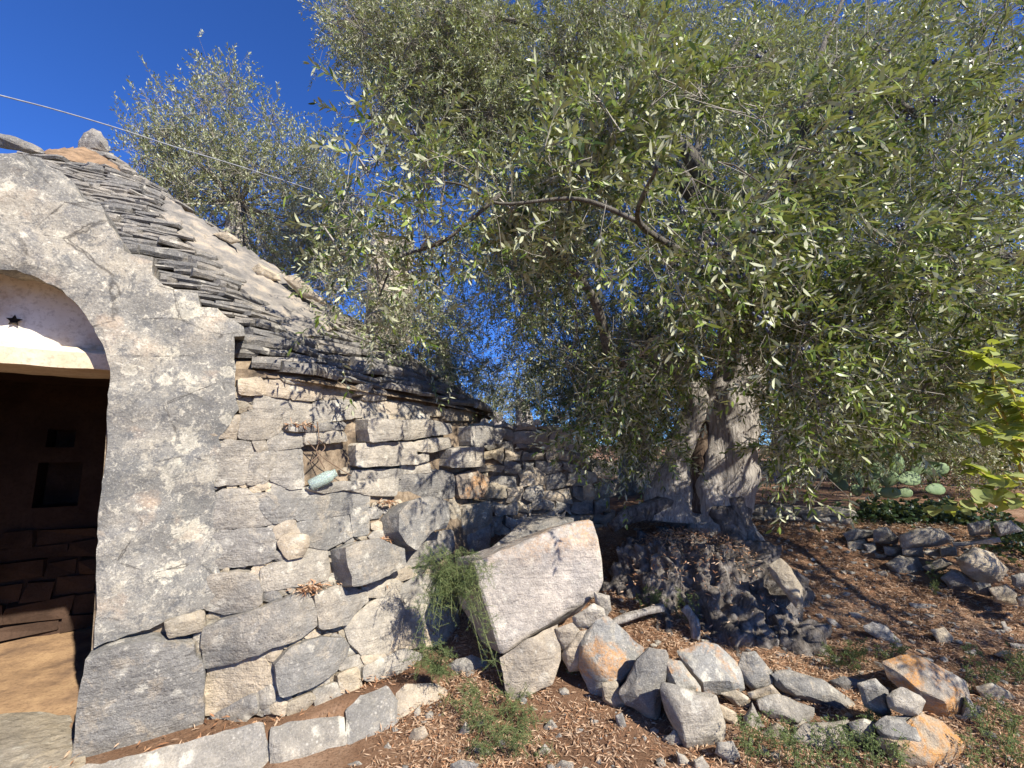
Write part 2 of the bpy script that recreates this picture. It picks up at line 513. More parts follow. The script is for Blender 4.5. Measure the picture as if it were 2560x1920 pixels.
gx = axis(-3.2, 5.0, 0.07, -600, 600)
gy = axis(0.6, 7.0, 0.07, -300, 900)
gv = [(x, y, ground_z(x, y) - (0.06 if (x < -1.2 and y > 1.9 and y < 9) else 0)) for y in gy for x in gx]
nx = len(gx)
gf = [(j * nx + i, j * nx + i + 1, (j + 1) * nx + i + 1, (j + 1) * nx + i) for j in range(len(gy) - 1) for i in range(nx - 1)]
g_ob = build('ground', gv, gf, M['ground'], smooth=True, center=Vector((0, 0, 0)))
tag(g_ob, kind='structure')

# ------------------------------------------------------------------ the hut's wall surface (battered, curved, ruled)
base_pts = [DZ(175, 1640, 0.02), DZ(445, 1555, 0.06), DZ(600, 1545, 0.10), DZ(740, 1490, 0.12), DZ(880, 1432, 0.12), DZ(1000, 1370, 0.14)]
top_pts = [DP(235, 800, 2.10), DZ(510, 795, 1.93), DZ(640, 815, 1.925), DZ(780, 840, 1.915), DZ(900, 860, 1.895), DZ(1015, 885, 1.865)]
hd = Vector((top_pts[1].x - top_pts[0].x, top_pts[1].y - top_pts[0].y, 0)).normalized()   # heading of the flat front
Fn = Vector((hd.y, -hd.x, 0))                                                          # outward normal of the front
for lst in (base_pts, top_pts):
    lst.insert(0, lst[0] - hd * 1.9)
    lst.append(lst[-1] + Vector((0.10, 1.0, 0)))
    lst.append(lst[-1] + Vector((-0.35, 1.0, 0)))
    lst.append(lst[-1] + Vector((-0.9, 0.9, 0)))
top_pts[0].z = 1.95

def cr(p, i, t):
    n = len(p)
    p0, p1, p2, p3 = p[max(i - 1, 0)], p[i], p[min(i + 1, n - 1)], p[min(i + 2, n - 1)]
    m1, m2 = (p2 - p0) * 0.5, (p3 - p1) * 0.5
    m1 *= min(1, (p2 - p1).length / max(1e-6, m1.length))
    m2 *= min(1, (p2 - p1).length / max(1e-6, m2.length))
    t2, t3 = t * t, t * t * t
    return p1 * (2 * t3 - 3 * t2 + 1) + m1 * (t3 - 2 * t2 + t) + p2 * (-2 * t3 + 3 * t2) + m2 * (t3 - t2)

NSEG = 6
cols_b, cols_t = [], []
for i in range(len(base_pts) - 1):
    for k in range(NSEG):
        if i <= 1:     # the front is flat
            cols_b.append(base_pts[i].lerp(base_pts[i + 1], k / NSEG)); cols_t.append(top_pts[i].lerp(top_pts[i + 1], k / NSEG))
        else:
            cols_b.append(cr(base_pts, i, k / NSEG)); cols_t.append(cr(top_pts, i, k / NSEG))
cols_b.append(base_pts[-1]); cols_t.append(top_pts[-1])
VS = [-0.15, 0, 0.25, 0.5, 0.75, 1.0, 1.4, 1.9]

def wall_grid(cols_b, cols_t, vs, off=0.0):
    V, Fs = [], []
    for b, t in zip(cols_b, cols_t):
        for v in vs:
            V.append(b + (t - b) * v)
    m = len(vs)
    for i in range(len(cols_b) - 1):
        for j in range(m - 1):
            Fs.append((i * m + j, (i + 1) * m + j, (i + 1) * m + j + 1, i * m + j + 1))
    if off:
        N = [Vector() for _ in V]
        for f in Fs:
            n = (V[f[1]] - V[f[0]]).cross(V[f[3]] - V[f[0]])
            if n.length > 0: n.normalize()
            for i in f: N[i] += n
        V = [v + n.normalized() * off for v, n in zip(V, N)]
    return V, Fs

WV, WF = wall_grid(cols_b, cols_t, VS)
W_BVH = BVHTree.FromPolygons([tuple(v) for v in WV], WF)

def make_map(bvh, fallback_d=3.0):
    def f(sx, sy):
        r = ray(sx, sy)
        h = bvh.ray_cast(CAM, r.normalized())
        if h[0] is None:
            return CAM + r * fallback_d, -r.normalized()
        n = h[1]
        if n.dot(r) > 0: n = -n
        return h[0], n
    return f
wall_map = make_map(W_BVH)

# ------------------------------------------------------------------ stones cut from a surface
def area2(p):
    return 0.5 * sum(p[i][0] * p[(i + 1) % len(p)][1] - p[(i + 1) % len(p)][0] * p[i][1] for i in range(len(p)))

def inside(pt, poly):
    x, y = pt
    c = False
    j = len(poly) - 1
    for i in range(len(poly)):
        xi, yi = poly[i][0], poly[i][1]
        xj, yj = poly[j][0], poly[j][1]
        if (yi > y) != (yj > y) and x < (xj - xi) * (y - yi) / (yj - yi) + xi:
            c = not c
        j = i
    return c

def dist_poly(pt, poly):
    px, py = pt
    best = 1e9
    for i in range(len(poly)):
        ax, ay = poly[i][:2]
        bx, by = poly[(i + 1) % len(poly)][:2]
        dx, dy = bx - ax, by - ay
        t = max(0, min(1, ((px - ax) * dx + (py - ay) * dy) / max(1e-9, dx * dx + dy * dy)))
        best = min(best, math.hypot(px - ax - t * dx, py - ay - t * dy))
    return best

def patch(poly, mapf, p=0.0, back=0.15, spacing=None, rough=0.010, edge=0.012, gap=2.0, rnd=random, round_corners=True, jag=0.10, dome=0.0):
    """Polygon on a surface -> a rough-faced slab with depth.  Returns verts, faces."""
    poly = [(q[0], q[1]) for q in poly]
    if area2(poly) < 0: poly = poly[::-1]
    A = abs(area2(poly))
    if spacing is None: spacing = max(9.0, math.sqrt(A) / 6.5)
    if round_corners:
        q = []
        for i in range(len(poly)):
            a, b = poly[i], poly[(i + 1) % len(poly)]
            q += [(a[0] * 0.93 + b[0] * 0.07, a[1] * 0.93 + b[1] * 0.07), (a[0] * 0.07 + b[0] * 0.93, a[1] * 0.07 + b[1] * 0.93)]
        poly = q
    ring = []
    for i in range(len(poly)):
        a, b = poly[i], poly[(i + 1) % len(poly)]
        L = math.hypot(b[0] - a[0], b[1] - a[1])
        n = max(1, int(round(L / spacing)))
        for k in range(n):
            t = k / n
            nxn, nyn = (b[1] - a[1]) / max(L, 1e-6), -(b[0] - a[0]) / max(L, 1e-6)
            j = (rnd.uniform(-1, 1) * spacing * jag) - gap
            ring.append((a[0] + (b[0] - a[0]) * t + nxn * j, a[1] + (b[1] - a[1]) * t + nyn * j))
    xs = [q[0] for q in ring]; ys = [q[1] for q in ring]
    inner = []
    y = min(ys) + spacing * 0.5
    row = 0
    while y < max(ys):
        x = min(xs) + (spacing * 0.5 if row % 2 else 0)
        while x < max(xs):
            q = (x + rnd.uniform(-.25, .25) * spacing, y + rnd.uniform(-.25, .25) * spacing)
            if inside(q, ring) and dist_poly(q, ring) > spacing * 0.45:
                inner.append(q)
            x += spacing
        y += spacing * 0.87
        row += 1
    n = len(ring)
    res = delaunay_2d_cdt([Vector(q) for q in ring + inner], [], [list(range(n))], 1, 1e-4)
    pv, pf, orig = res[0], res[2], res[3]
    pos, nrm = [], Vector()
    for v in pv:
        h, nn = mapf(v[0], v[1])
        pos.append(h); nrm += nn
    nrm.normalize()
    o = rnd.uniform(0, 50)
    tilt_u = rnd.uniform(-1, 1) * rough * 1.2
    tilt_v = rnd.uniform(-1, 1) * rough * 1.2
    cx, cy = sum(xs) / n, sum(ys) / n
    ext = max(max(xs) - min(xs), max(ys) - min(ys)) * 0.5
    out = []
    bset = [i for i, og in enumerate(orig) if any(k < n for k in og)]
    bs = set(bset)
    for i, v in enumerate(pv):
        d = 0 if i in bs else dist_poly((v[0], v[1]), ring)
        e = min(1.0, d / (spacing * 1.3))
        lift = p - edge * (1 - e) ** 1.5 + rough * 1.6 * fbm(pos[i], 5.0, o) + tilt_u * (v[0] - cx) / ext + tilt_v * (v[1] - cy) / ext
        lift += dome * min(1.0, d / (ext * 0.7))
        out.append(pos[i] + nrm * lift)
    faces = [list(f) for f in pf]
    # sides: walk the boundary edges
    cnt = {}
    for f in faces:
        for a, b in zip(f, f[1:] + f[:1]):
            cnt[(a, b)] = 1
    bed = [(a, b) for (a, b) in cnt if (b, a) not in cnt]
    bk = {}
    for a, b in bed:
        for i in (a, b):
            if i not in bk:
                bk[i] = len(out)
                out.append(out[i] - nrm * (back + max(p, 0) * 0.0 + p) if p > 0 else out[i] - nrm * back)
    for a, b in bed:
        faces.append([b, a, bk[a], bk[b]])
    # orientation: front must look along nrm
    f0 = faces[0]
    nn = (out[f0[1]] - out[f0[0]]).cross(out[f0[2]] - out[f0[0]])
    if nn.dot(nrm) < 0:
        faces = [f[::-1] for f in faces]
    return out, faces

def split_sharp(o, ang=38):
    me = o.data
    me.polygons.foreach_set('use_smooth', [True] * len(me.polygons))
    try:
        me.set_sharp_from_angle(angle=R(ang))
    except Exception:
        pass
    return o

def add_patch(name, crop, pts, mat, parent, mapf=None, label=None, **kw):
    v, f = patch(S(crop, pts), mapf or wall_map, **kw)
    o = build(name, v, f, M[mat], parent)
    split_sharp(o, 40)
    if label: o['label'] = label
    return o

# ------------------------------------------------------------------ boulders: convex hulls of traced points, with volume
def hull_rock(pts3, rough=0.02, cuts=2, seed=0, bevel=0.0):
    bm = bmesh.new()
    for p in pts3: bm.verts.new(p)
    r = bmesh.ops.convex_hull(bm, input=bm.verts)
    bmesh.ops.delete(bm, geom=list({g for g in r['geom_interior'] + r['geom_unused'] if isinstance(g, bmesh.types.BMVert)}), context='VERTS')
    bmesh.ops.dissolve_limit(bm, angle_limit=R(9), verts=bm.verts, edges=bm.edges)
    size = max((max(v.co[k] for v in bm.verts) - min(v.co[k] for v in bm.verts)) for k in range(3))
    if bevel:
        bmesh.ops.bevel(bm, geom=list(bm.edges), offset=bevel * size, segments=1, affect='EDGES', clamp_overlap=True)
    bmesh.ops.triangulate(bm, faces=bm.faces)
    for _ in range(cuts):
        long_e = [e for e in bm.edges if e.calc_length() > size * (0.15 if cuts > 1 else 0.4)]
        if not long_e: break
        bmesh.ops.subdivide_edges(bm, edges=long_e, cuts=1)
        bmesh.ops.triangulate(bm, faces=[f for f in bm.faces if len(f.verts) > 3])
    bm.normal_update()
    f1, f2 = 2.2 / size, 6.5 / size
    for v in bm.verts:
        v.co += v.normal * (rough * size * (0.9 * nz(v.co, f1, seed * 3.1) + 0.7 * nz(v.co, f2, seed * 1.7) - 0.7 * abs(nz(v.co, f2 * 0.7, seed * 2.3))))
    bm.verts.ensure_lookup_table()
    V = [v.co.copy() for v in bm.verts]
    Fs = [[v.index for v in f.verts] for f in bm.faces]
    bm.free()
    return V, Fs

ROCK_SEED = [0]
def traced_rock(name, crop, outline, mat, label=None, cat='rock', group=None, parent=None, d=None, ridge=None, thick=0.9, lean=0.0, rough=0.028, cuts=2, bury=0.0):
    """Outline and ridge points in picture space at a real distance; the body goes back behind the outline."""
    ROCK_SEED[0] += 1
    rr = random.Random(ROCK_SEED[0] * 13)
    o = S(crop, outline)
    gcx, gcy = sum(q[0] for q in o) / len(o), sum(q[1] for q in o) / len(o)
    if True: o = [(gcx + (q[0] - gcx) * 1.13, gcy + (q[1] - gcy) * 1.12) + tuple(q[2:]) for q in o]
    low = max(o, key=lambda q: q[1])
    if d is None: d = ghit(low[0], low[1]) + 0.04
    A = abs(area2([(q[0], q[1]) for q in o]))
    size = math.sqrt(A) * d / F_PX
    t = size * thick
    ytop, ybot = min(q[1] for q in o), max(q[1] for q in o)
    cx = sum(q[0] for q in o) / len(o); cy = sum(q[1] for q in o) / len(o)
    def dd(y): return d + lean * t * (ybot - y) / max(1, ybot - ytop)
    pts = [P(q[0], q[1], dd(q[1]) + (q[2] if len(q) > 2 else 0)) for q in o]
    if ridge:
        for q in S(ridge[0], ridge[1]):
            pts.append(P(q[0], q[1], dd(q[1]) - (q[2] * t if len(q) > 2 else 0.32 * t)))
    else:
        st = max(1, len(o) // 4)
        for q in o[rr.randrange(st)::st]:
            k = rr.uniform(0.42, 0.8)
            pts.append(P(cx + (q[0] - cx) * k, cy + (q[1] - cy) * k, dd(q[1]) - t * rr.uniform(0.12, 0.26)))
    for q in o[::2]:
        k = rr.uniform(0.6, 0.85)
        pts.append(P(cx + (q[0] - cx) * k, cy + (q[1] - cy) * k, dd(q[1]) + t * rr.uniform(0.55, 0.8)))
    v, f = hull_rock(pts, rough, cuts + 1, ROCK_SEED[0], 0.012)
    ob = build(name, v, f, M[mat], parent)
    split_sharp(ob, 24)
    if parent is None: tag(ob, label, cat, group)
    elif label: ob['label'] = label
    return ob

# ================================================================== THE STONE HUT
hut = thing('stone_hut', (-2.6, 4.0, 0.0), 'old round stone hut with grey lichened front, arched doorway and conical slab roof', 'stone hut')

# wall core behind the stones (joints show it)
jb = 2 * NSEG                                # column index of the corner between flat front and curved wall
core_b, core_t = cols_b[NSEG:], cols_t[NSEG:]
cv, cf = wall_grid(core_b, core_t, [-0.15, 0, 0.25, 0.5, 0.75, 1.0], -0.035)
build('wall_core', cv, cf, M['joint'], hut, smooth=True)

FACADE = S('R1', [(0, 985), (100, 990), (270, 1012), (300, 1060), (380, 1092), (470, 1160), (520, 1270), (640, 1305), (700, 1440), (790, 1560)]) \
    + S('R2', [(800, 70), (870, 100), (980, 140), (985, 230), (1050, 290), (1180, 330), (1270, 340), (1290, 430), (1400, 440), (1460, 500), (1520, 530), (1570, 560), (1575, 618), (1505, 622),
               (1505, 720), (1515, 870), (1508, 980), (1538, 1085), (1490, 1160), (1450, 1225), (1400, 1270), (1425, 1330), (1380, 1400), (1410, 1480), (1370, 1560)]) \
    + S('R3', [(1420, 40), (1390, 150), (1440, 240), (1400, 330), (1430, 430), (1380, 540), (1335, 612), (1200, 645), (1070, 690), (960, 745), (780, 800), (603, 870), (625, 560), (622, 280), (640, 0)]) \
    + S('R2', [(652, 1646), (668, 1500), (690, 1330), (682, 1150), (708, 940), (710, 830), (680, 720), (640, 630), (600, 560), (500, 420), (400, 325), (250, 245), (100, 195), (0, 183)])
FACADE += [(-120, 640), (-260, 690), (-420, 800), (-520, 950), (-560, 1200), (-600, 1850), (-1500, 1850), (-1500, 200), (-700, 340)]
v, f = patch(FACADE, wall_map, p=0.007, back=0.30, spacing=19, rough=0.011, edge=0.008, gap=0, round_corners=False, jag=0.12)
split_sharp(build('facade', v, f, M['facade'], hut), 50)

WALL = [
 # (crop, tone, protrusion, outline)
 ('R3', 'grey', .05, [(590,905),(780,835),(980,800),(1240,820),(1262,905),(1300,925),(1312,1180),(1308,1310),(1180,1390),(1000,1425),(860,1490),(700,1540),(560,1560),(500,1555),(520,1250),(560,1020)]),
 ('R3', 'grey', .04, [(1325,740),(1440,690),(1680,620),(1980,505),(2035,600),(2032,720),(1960,780),(1680,880),(1520,940),(1330,980),(1320,860)]),
 ('R5', 'grey', .04, [(445,785),(560,738),(700,770),(705,810),(640,870),(600,930),(480,950),(468,880)]),
 ('R3', 'cream', .0, [(1340,1000),(1500,960),(1670,900),(1700,960),(1740,1050),(1750,1100),(1600,1190),(1400,1290),(1330,1300),(1322,1150)]),
 ('R5', 'grey', .04, [(255,1130),(330,1050),(480,1002),(590,1000),(625,1040),(610,1090),(560,1160),(450,1230),(280,1290),(265,1200)]),
 ('R5', 'light', .02, [(607,930),(720,840),(800,792),(880,790),(895,870),(880,960),(840,1020),(830,1080),(710,1095),(640,1030)]),
 ('R3', 'light', .02, [(1350,1320),(1640,1165),(1660,1270),(1560,1350),(1480,1390),(1350,1440),(1300,1420)]),
 ('R5', 'cream', -.01, [(205,1065),(300,1040),(255,1120),(215,1115)]),
 ('R5', 'light', .0, [(590,1112),(690,1090),(700,1150),(640,1180),(580,1155)]),
 ('R5', 'tan', .03, [(570,1190),(660,1150),(685,1260),(650,1310),(590,1270)]),
 ('R5', 'grey', .01, [(450,1270),(570,1230),(610,1290),(590,1360),(470,1370)]),
 ('R5', 'tan', .01, [(330,1330),(440,1280),(455,1300),(400,1370),(320,1390)]),
 ('R5', 'cream', .0, [(230,1340),(290,1320),(330,1340),(300,1395),(240,1380)]),
 ('R5', 'light', .0, [(160,1290),(230,1250),(260,1250),(250,1320),(200,1360),(170,1340)]),
 ('R5', 'light', .03, [(700,1150),(900,1060),(1000,1090),(880,1180),(700,1215)]),
 ('R5', 'cream', .0, [(840,1020),(890,930),(1010,930),(1090,1030),(1010,1045),(900,1050),(840,1080)]),
 ('R5', 'light', .0, [(930,830),(1060,840),(1100,900),(1060,925),(900,930),(890,880)]),
 ('R5', 'light', .0, [(900,740),(1000,680),(1090,700),(1100,820),(930,822),(890,790)]),
 ('R5', 'light', .0, [(1070,850),(1180,850),(1200,1000),(1110,1030),(1040,930)]),
 ('R5', 'cream', .02, [(690,1100),(760,1095),(830,1090),(900,1060),(760,1120),(720,1140)]),
 # below the steps
 ('R5', 'light', .03, [(690,735),(800,705),(880,720),(870,780),(790,790),(710,790)]),
 ('R5', 'cream', .02, [(800,690),(860,660),(930,640),(940,690),(880,715)]),
 ('R5', 'light', .03, [(870,600),(900,575),(960,490),(1140,460),(1150,560),(1060,610),(930,640),(870,640)]),
 # the plain wall, left part
 ('R5', 'grey', .0, [(150,275),(380,252),(540,250),(735,225),(735,345),(620,370),(500,395),(380,402),(360,390),(250,420),(180,340)]),
 ('R5', 'light', .0, [(0,255),(110,250),(150,280),(180,345),(248,420),(160,435),(-60,450),(-90,300)]),
 ('R5', 'grey', .0, [(377,412),(540,388),(640,372),(650,480),(600,510),(520,550),(422,530),(420,480),(367,450)]),
 ('R5', 'grey', .0, [(644,375),(733,360),(733,470),(660,485)]),
 ('R5', 'cream', .03, [(270,522),(300,484),(412,482),(418,530),(390,585),(320,600)]),
 ('R5', 'light', .0, [(-80,470),(120,455),(248,450),(262,520),(250,600),(180,625),(0,640),(-90,650)]),
 ('R5', 'cream', .0, [(255,450),(310,412),(355,408),(365,450),(412,478),(300,480),(268,510)]),
 ('R5', 'light', .0, [(190,660),(250,630),(320,612),(400,590),(430,545),(520,560),(535,700),(460,720),(330,740),(195,760)]),
 ('R5', 'grey', .02, [(-70,680),(80,665),(170,690),(188,760),(190,820),(140,860),(0,870),(-90,850)]),
 ('R3', 'tan', .035, [(1070,690),(1310,625),(1320,730),(1200,760),(1100,770)]),
 ('R3', 'light', .01, [(1250,800),(1310,760),(1325,870),(1290,915),(1265,895)]),
 ('R4', 'light', .0, [(0,1292),(160,1300),(188,1360),(162,1440),(145,1560),(-80,1575),(-60,1400)]),
 ('R4', 'light', .0, [(170,1440),(200,1370),(330,1365),(310,1440),(290,1530),(260,1560),(150,1570)]),
 ('R4', 'light', .0, [(340,1362),(500,1338),(508,1590),(430,1600),(300,1540),(322,1440)]),
 ('R4', 'grey', .0, [(185,1300),(262,1290),(280,1350),(215,1360)]),
 ('R4', 'light', .0, [(288,1270),(420,1238),(500,1240),(505,1320),(290,1352)]),
 ('R4', 'light', .02, [(515,1245),(610,1228),(620,1300),(512,1312)]),
 ('R4', 'grey', .03, [(625,1240),(740,1225),(770,1290),(630,1305)]),
 ('R4', 'grey', .0, [(120,1125),(200,1092),(372,1100),(375,1190),(350,1230),(280,1268),(200,1280),(90,1268),(110,1190)]),
 ('R4', 'cream', .0, [(-40,1160),(20,1140),(105,1130),(104,1190),(75,1280),(0,1270),(-110,1260)]),
 ('R4', 'dark', .05, [(380,1200),(480,1208),(600,1192),(750,1185),(740,1215),(560,1230),(400,1228)]),
 ('R4', 'light', .0, [(205,1002),(420,1038),(560,1052),(566,1140),(560,1200),(400,1190),(380,1110),(200,1082)]),
 ('R4', 'light', .01, [(575,1050),(800,1033),(828,1080),(826,1140),(575,1175)]),
 ('R4', 'light', .0, [(832,1045),(980,1040),(984,1112),(840,1142)]),
 ('R4', 'cream', .0, [(990,1045),(1130,1042),(1138,1112),(995,1112)]),
 ('R4', 'light', .0, [(1145,1050),(1285,1062),(1280,1122),(1145,1122)]),
 ('R4', 'tan', .0, [(1300,1075),(1420,1090),(1420,1124),(1300,1118)]),
 ('R4', 'tan', .0, [(1430,1095),(1600,1104),(1600,1152),(1430,1150)]),
 ('R4', 'light', .0, [(925,1120),(1060,1118),(1060,1155),(895,1155)]),
 ('R4', 'tan', .0, [(1068,1122),(1200,1118),(1195,1155),(1068,1158)]),
 ('R4', 'light', .0, [(1205,1125),(1310,1124),(1325,1155),(1215,1158)]),
 # cream course under the eaves
 ('R4', 'cream', .01, [(92,902),(235,888),(245,990),(100,990)]),
 ('R4', 'cream', .01, [(253,912),(400,907),(414,930),(414,1015),(255,990)]),
 ('R4', 'cream', .01, [(424,942),(610,928),(618,1010),(560,1030),(430,1020)]),
 ('R4', 'cream', .0, [(630,945),(720,938),(730,1010),(640,1025)]),
 ('R4', 'light', .0, [(732,935),(820,932),(830,975),(740,980)]),
 ('R4', 'tan', .0, [(735,987),(820,985),(820,1016),(735,1020)]),
 ('R4', 'tan', .03, [(340,897),(530,897),(640,907),(630,935),(550,930),(400,920)]),
 ('R4', 'grey', .05, [(832,950),(905,950),(895,990),(840,995)]),
 ('R4', 'grey', .03, [(890,988),(1020,985),(1030,1025),(890,1032)]),
 ('R4', 'tan', -.03, [(100,1000),(190,1002),(195,1040),(110,1030)]),
 ('R4', 'tan', -.02, [(85,1010),(130,1040),(180,1075),(150,1085),(95,1075)]),
 # inside the niche
 ('R4', 'cream', -.05, [(605,1330),(755,1312),(768,1395),(640,1412)]),
 ('R4', 'cream', -.05, [(512,1335),(595,1335),(650,1430),(760,1420),(772,1500),(700,1520),(512,1520)]),
 ('R4', 'light', .02, [(520,1598),(640,1570),(860,1560),(1020,1545),(1110,1520),(1100,1640),(940,1635),(760,1600),(640,1625)]),
]
for crop, tone, p, pts in WALL:
    add_patch('stone', crop, pts, tone, hut, p=p + (0.010 if p > 0 else 0.006), back=0.16, rough=0.010 if p > 0.015 else 0.007, edge=0.012 if p > 0.015 else 0.008, gap=-4.2)

# base course standing a step in front of the wall, with an earth tread behind it
led_b = [DZ(150, 1850, -0.06), DZ(380, 1760, -0.06), DZ(586, 1672, -0.04), DZ(751, 1625, -0.03), DZ(911, 1569, -0.03), DZ(1010, 1530, -0.02), DZ(1060, 1500, 0.0)]
led_t = [DZ(40, 1700, 0.10), DZ(300, 1640, 0.12), DZ(587, 1574, 0.13), DZ(783, 1498, 0.15), DZ(881, 1470, 0.15), DZ(965, 1440, 0.16), DZ(1030, 1415, 0.16)]
lv_, lf_ = wall_grid(led_b, led_t, [-0.2, 0, 0.5, 1.0, 1.5])
ledge_map = make_map(BVHTree.FromPolygons([tuple(q) for q in lv_], lf_), 2.2)
lv_, lf_ = wall_grid(led_b, led_t, [0, 0.5, 0.97], -0.03)
m0 = len(lv_)
for k in range(len(led_t)):
    a_ = lv_[k * 3 + 2]
    for j_ in range(4):
        w_ = (j_ + 1) / 4
        q = a_ + Vector((-0.28, 0.62, 0)) * w_
        q.z = a_.z - 0.03 + 0.012 * nz(q, 5)
        lv_.append(q)
for k in range(len(led_t) - 1):
    c0 = [k * 3 + 2] + [m0 + k * 4 + j_ for j_ in range(4)]
    c1 = [(k + 1) * 3 + 2] + [m0 + (k + 1) * 4 + j_ for j_ in range(4)]
    for j_ in range(4): lf_.append((c0[j_], c1[j_], c1[j_ + 1], c0[j_ + 1]))
TREAD = [lv_[k * 3 + 2].copy() for k in range(len(led_t))]
build('ledge_earth', lv_, lf_, M['ground'], hut, smooth=True)
for crop, tone, p, pts in [
 ('R3', 'light', .07, [(1350,1445),(1690,1335),(1738,1560),(1735,1646),(1700,1760),(560,1790),(640,1640),(720,1600),(1000,1535)]),
 ('R5', 'light', .09, [(236,1460),(330,1425),(600,1398),(612,1480),(616,1555),(480,1605),(240,1680),(230,1560)]),
 ('R5', 'light', .09, [(622,1365),(700,1290),(830,1240),(885,1320),(880,1480),(625,1570),(618,1480)]),
 ('R5', 'cream', .08, [(872,1280),(930,1228),(1080,1240),(1145,1290),(1140,1400),(1000,1440),(888,1480)]),
 ('D', 'light', .0, [(60,1710),(180,1655),(320,1640),(400,1650),(360,1760),(120,1800)]),
]:
    add_patch('base_stone', crop, pts, tone, hut, mapf=ledge_map, p=0.02, back=0.42, rough=0.016, edge=0.022, gap=-1.5)

STAIR_FILL = [
 ('R5', 'tan', .03, [(1060,320),(1160,300),(1195,340),(1190,440),(1060,452)]),
 ('R5', 'warm', .04, [(1172,180),(1270,150),(1330,200),(1300,290),(1180,290)]),
 ('R5', 'tan', .03, [(1200,340),(1350,310),(1350,420),(1200,490)]),
 ('R5', 'light', .02, [(1150,470),(1200,495),(1340,430),(1350,560),(1160,600)]),
 ('R5', 'light', .02, [(1160,600),(1350,560),(1420,640),(1200,660)]),
 ('R4', 'light', .0, [(1560,1460),(1625,1330),(1690,1320),(1680,1450)]),
 ('R5', 'tan', .0, [(870,300),(1030,300),(1150,300),(1060,318),(940,310)]),
]
STEPS = [
 ('R5', 'grey', .17, [(582,745),(560,655),(545,562),(600,532),(700,512),(800,547),(845,562),(853,640),(760,690),(650,730)]),
 ('R5', 'grey', .19, [(805,400),(860,332),(940,312),(1050,332),(1055,420),(1040,460),(990,470),(960,482),(893,572),(850,540),(812,475)]),
 ('R5', 'dark', .12, [(882,172),(960,160),(1080,150),(1160,172),(1163,290),(1030,298),(872,290),(867,210)]),
 ('R5', 'cream', .05, [(745,238),(830,207),(868,222),(865,300),(745,320)]),
 ('R4', 'light', .22, [(822,1312),(1200,1297),(1213,1440),(1100,1442),(830,1460)]),
 ('R4', 'light', .17, [(822,1482),(1130,1472),(1120,1530),(1020,1540),(880,1560),(800,1540)]),
 ('R4', 'light', .30, [(878,1152),(1080,1162),(1088,1280),(890,1300),(880,1240)]),
 ('R4', 'light', .26, [(1097,1165),(1278,1157),(1298,1260),(1190,1280),(1097,1285)]),
 ('R4', 'light', .22, [(1290,1162),(1430,1190),(1440,1240),(1302,1260)]),
 ('R4', 'light', .20, [(1190,1302),(1310,1277),(1430,1275),(1440,1330),(1300,1365),(1202,1352)]),
 ('R4', 'light', .18, [(1217,1385),(1300,1368),(1300,1420),(1217,1432)]),
 ('R4', 'light', .28, [(1420,1342),(1620,1327),(1615,1450),(1420,1460)]),
 ('R4', 'light', .28, [(1547,1202),(1640,1200),(1760,1222),(1730,1300),(1620,1320),(1542,1320)]),
 ('R4', 'light', .15, [(1130,1442),(1310,1432),(1320,1490),(1200,1500),(1130,1502)]),
]
# small wedge stones fill what the big ones leave open
_rc = random.Random(99)
_polys = [S(c_, pl) for c_, t_, p_, pl in WALL] + [S(c_, pl) for c_, t_, p_, pl in STEPS] + [FACADE]
_polys = [[(q[0], q[1]) for q in pl] for pl in _polys]
_boxes = [(min(q[0] for q in pl), min(q[1] for q in pl), max(q[0] for q in pl), max(q[1] for q in pl)) for pl in _polys]
_region = S('D', [(445, 820), (520, 830), (760, 860), (860, 905), (740, 905), (745, 1010), (840, 1050), (950, 1180), (930, 1280), (900, 1410), (780, 1460), (600, 1540), (460, 1540), (440, 1400), (450, 1200), (440, 1000)])
_nich = S('R4', [(500, 1315), (775, 1300), (785, 1560), (520, 1590)])
_chinks = []
for _ in range(9000):
    x = _rc.uniform(490, 1110); y = _rc.uniform(940, 1800)
    if not inside((x, y), _region) or inside((x, y), _nich): continue
    rmin = 1e9
    for pl, (bx0, by0, bx1, by1) in zip(_polys, _boxes):
        if x < bx0 - 30 or x > bx1 + 30 or y < by0 - 30 or y > by1 + 30: continue
        if inside((x, y), pl): rmin = 0; break
        rmin = min(rmin, dist_poly((x, y), pl))
    if rmin < 3.0 or rmin > 40: continue
    if any(math.hypot(x - a, y - b_) < r_ * 1.3 + rmin * 0.6 for a, b_, r_ in _chinks): continue
    _chinks.append((x, y, rmin))
for x, y, r_ in _chinks[:140]:
    an0 = _rc.uniform(0, 6.28)
    R_ = min(r_ * 1.5 + 4, 24)
    pl = [(x + R_ * _rc.uniform(.8, 1.5) * math.cos(an0 + k * 1.05), y + R_ * _rc.uniform(.6, 1.0) * math.sin(an0 + k * 1.05)) for k in range(6)]
    v, f = patch(pl, wall_map, p=_rc.uniform(-0.014, -0.002), back=0.06, spacing=9, rough=0.008, edge=0.008, gap=0, rnd=_rc)
    split_sharp(build('chink_stone', v, f, M[_rc.choice(['cream', 'light', 'light', 'tan'])], hut), 40)

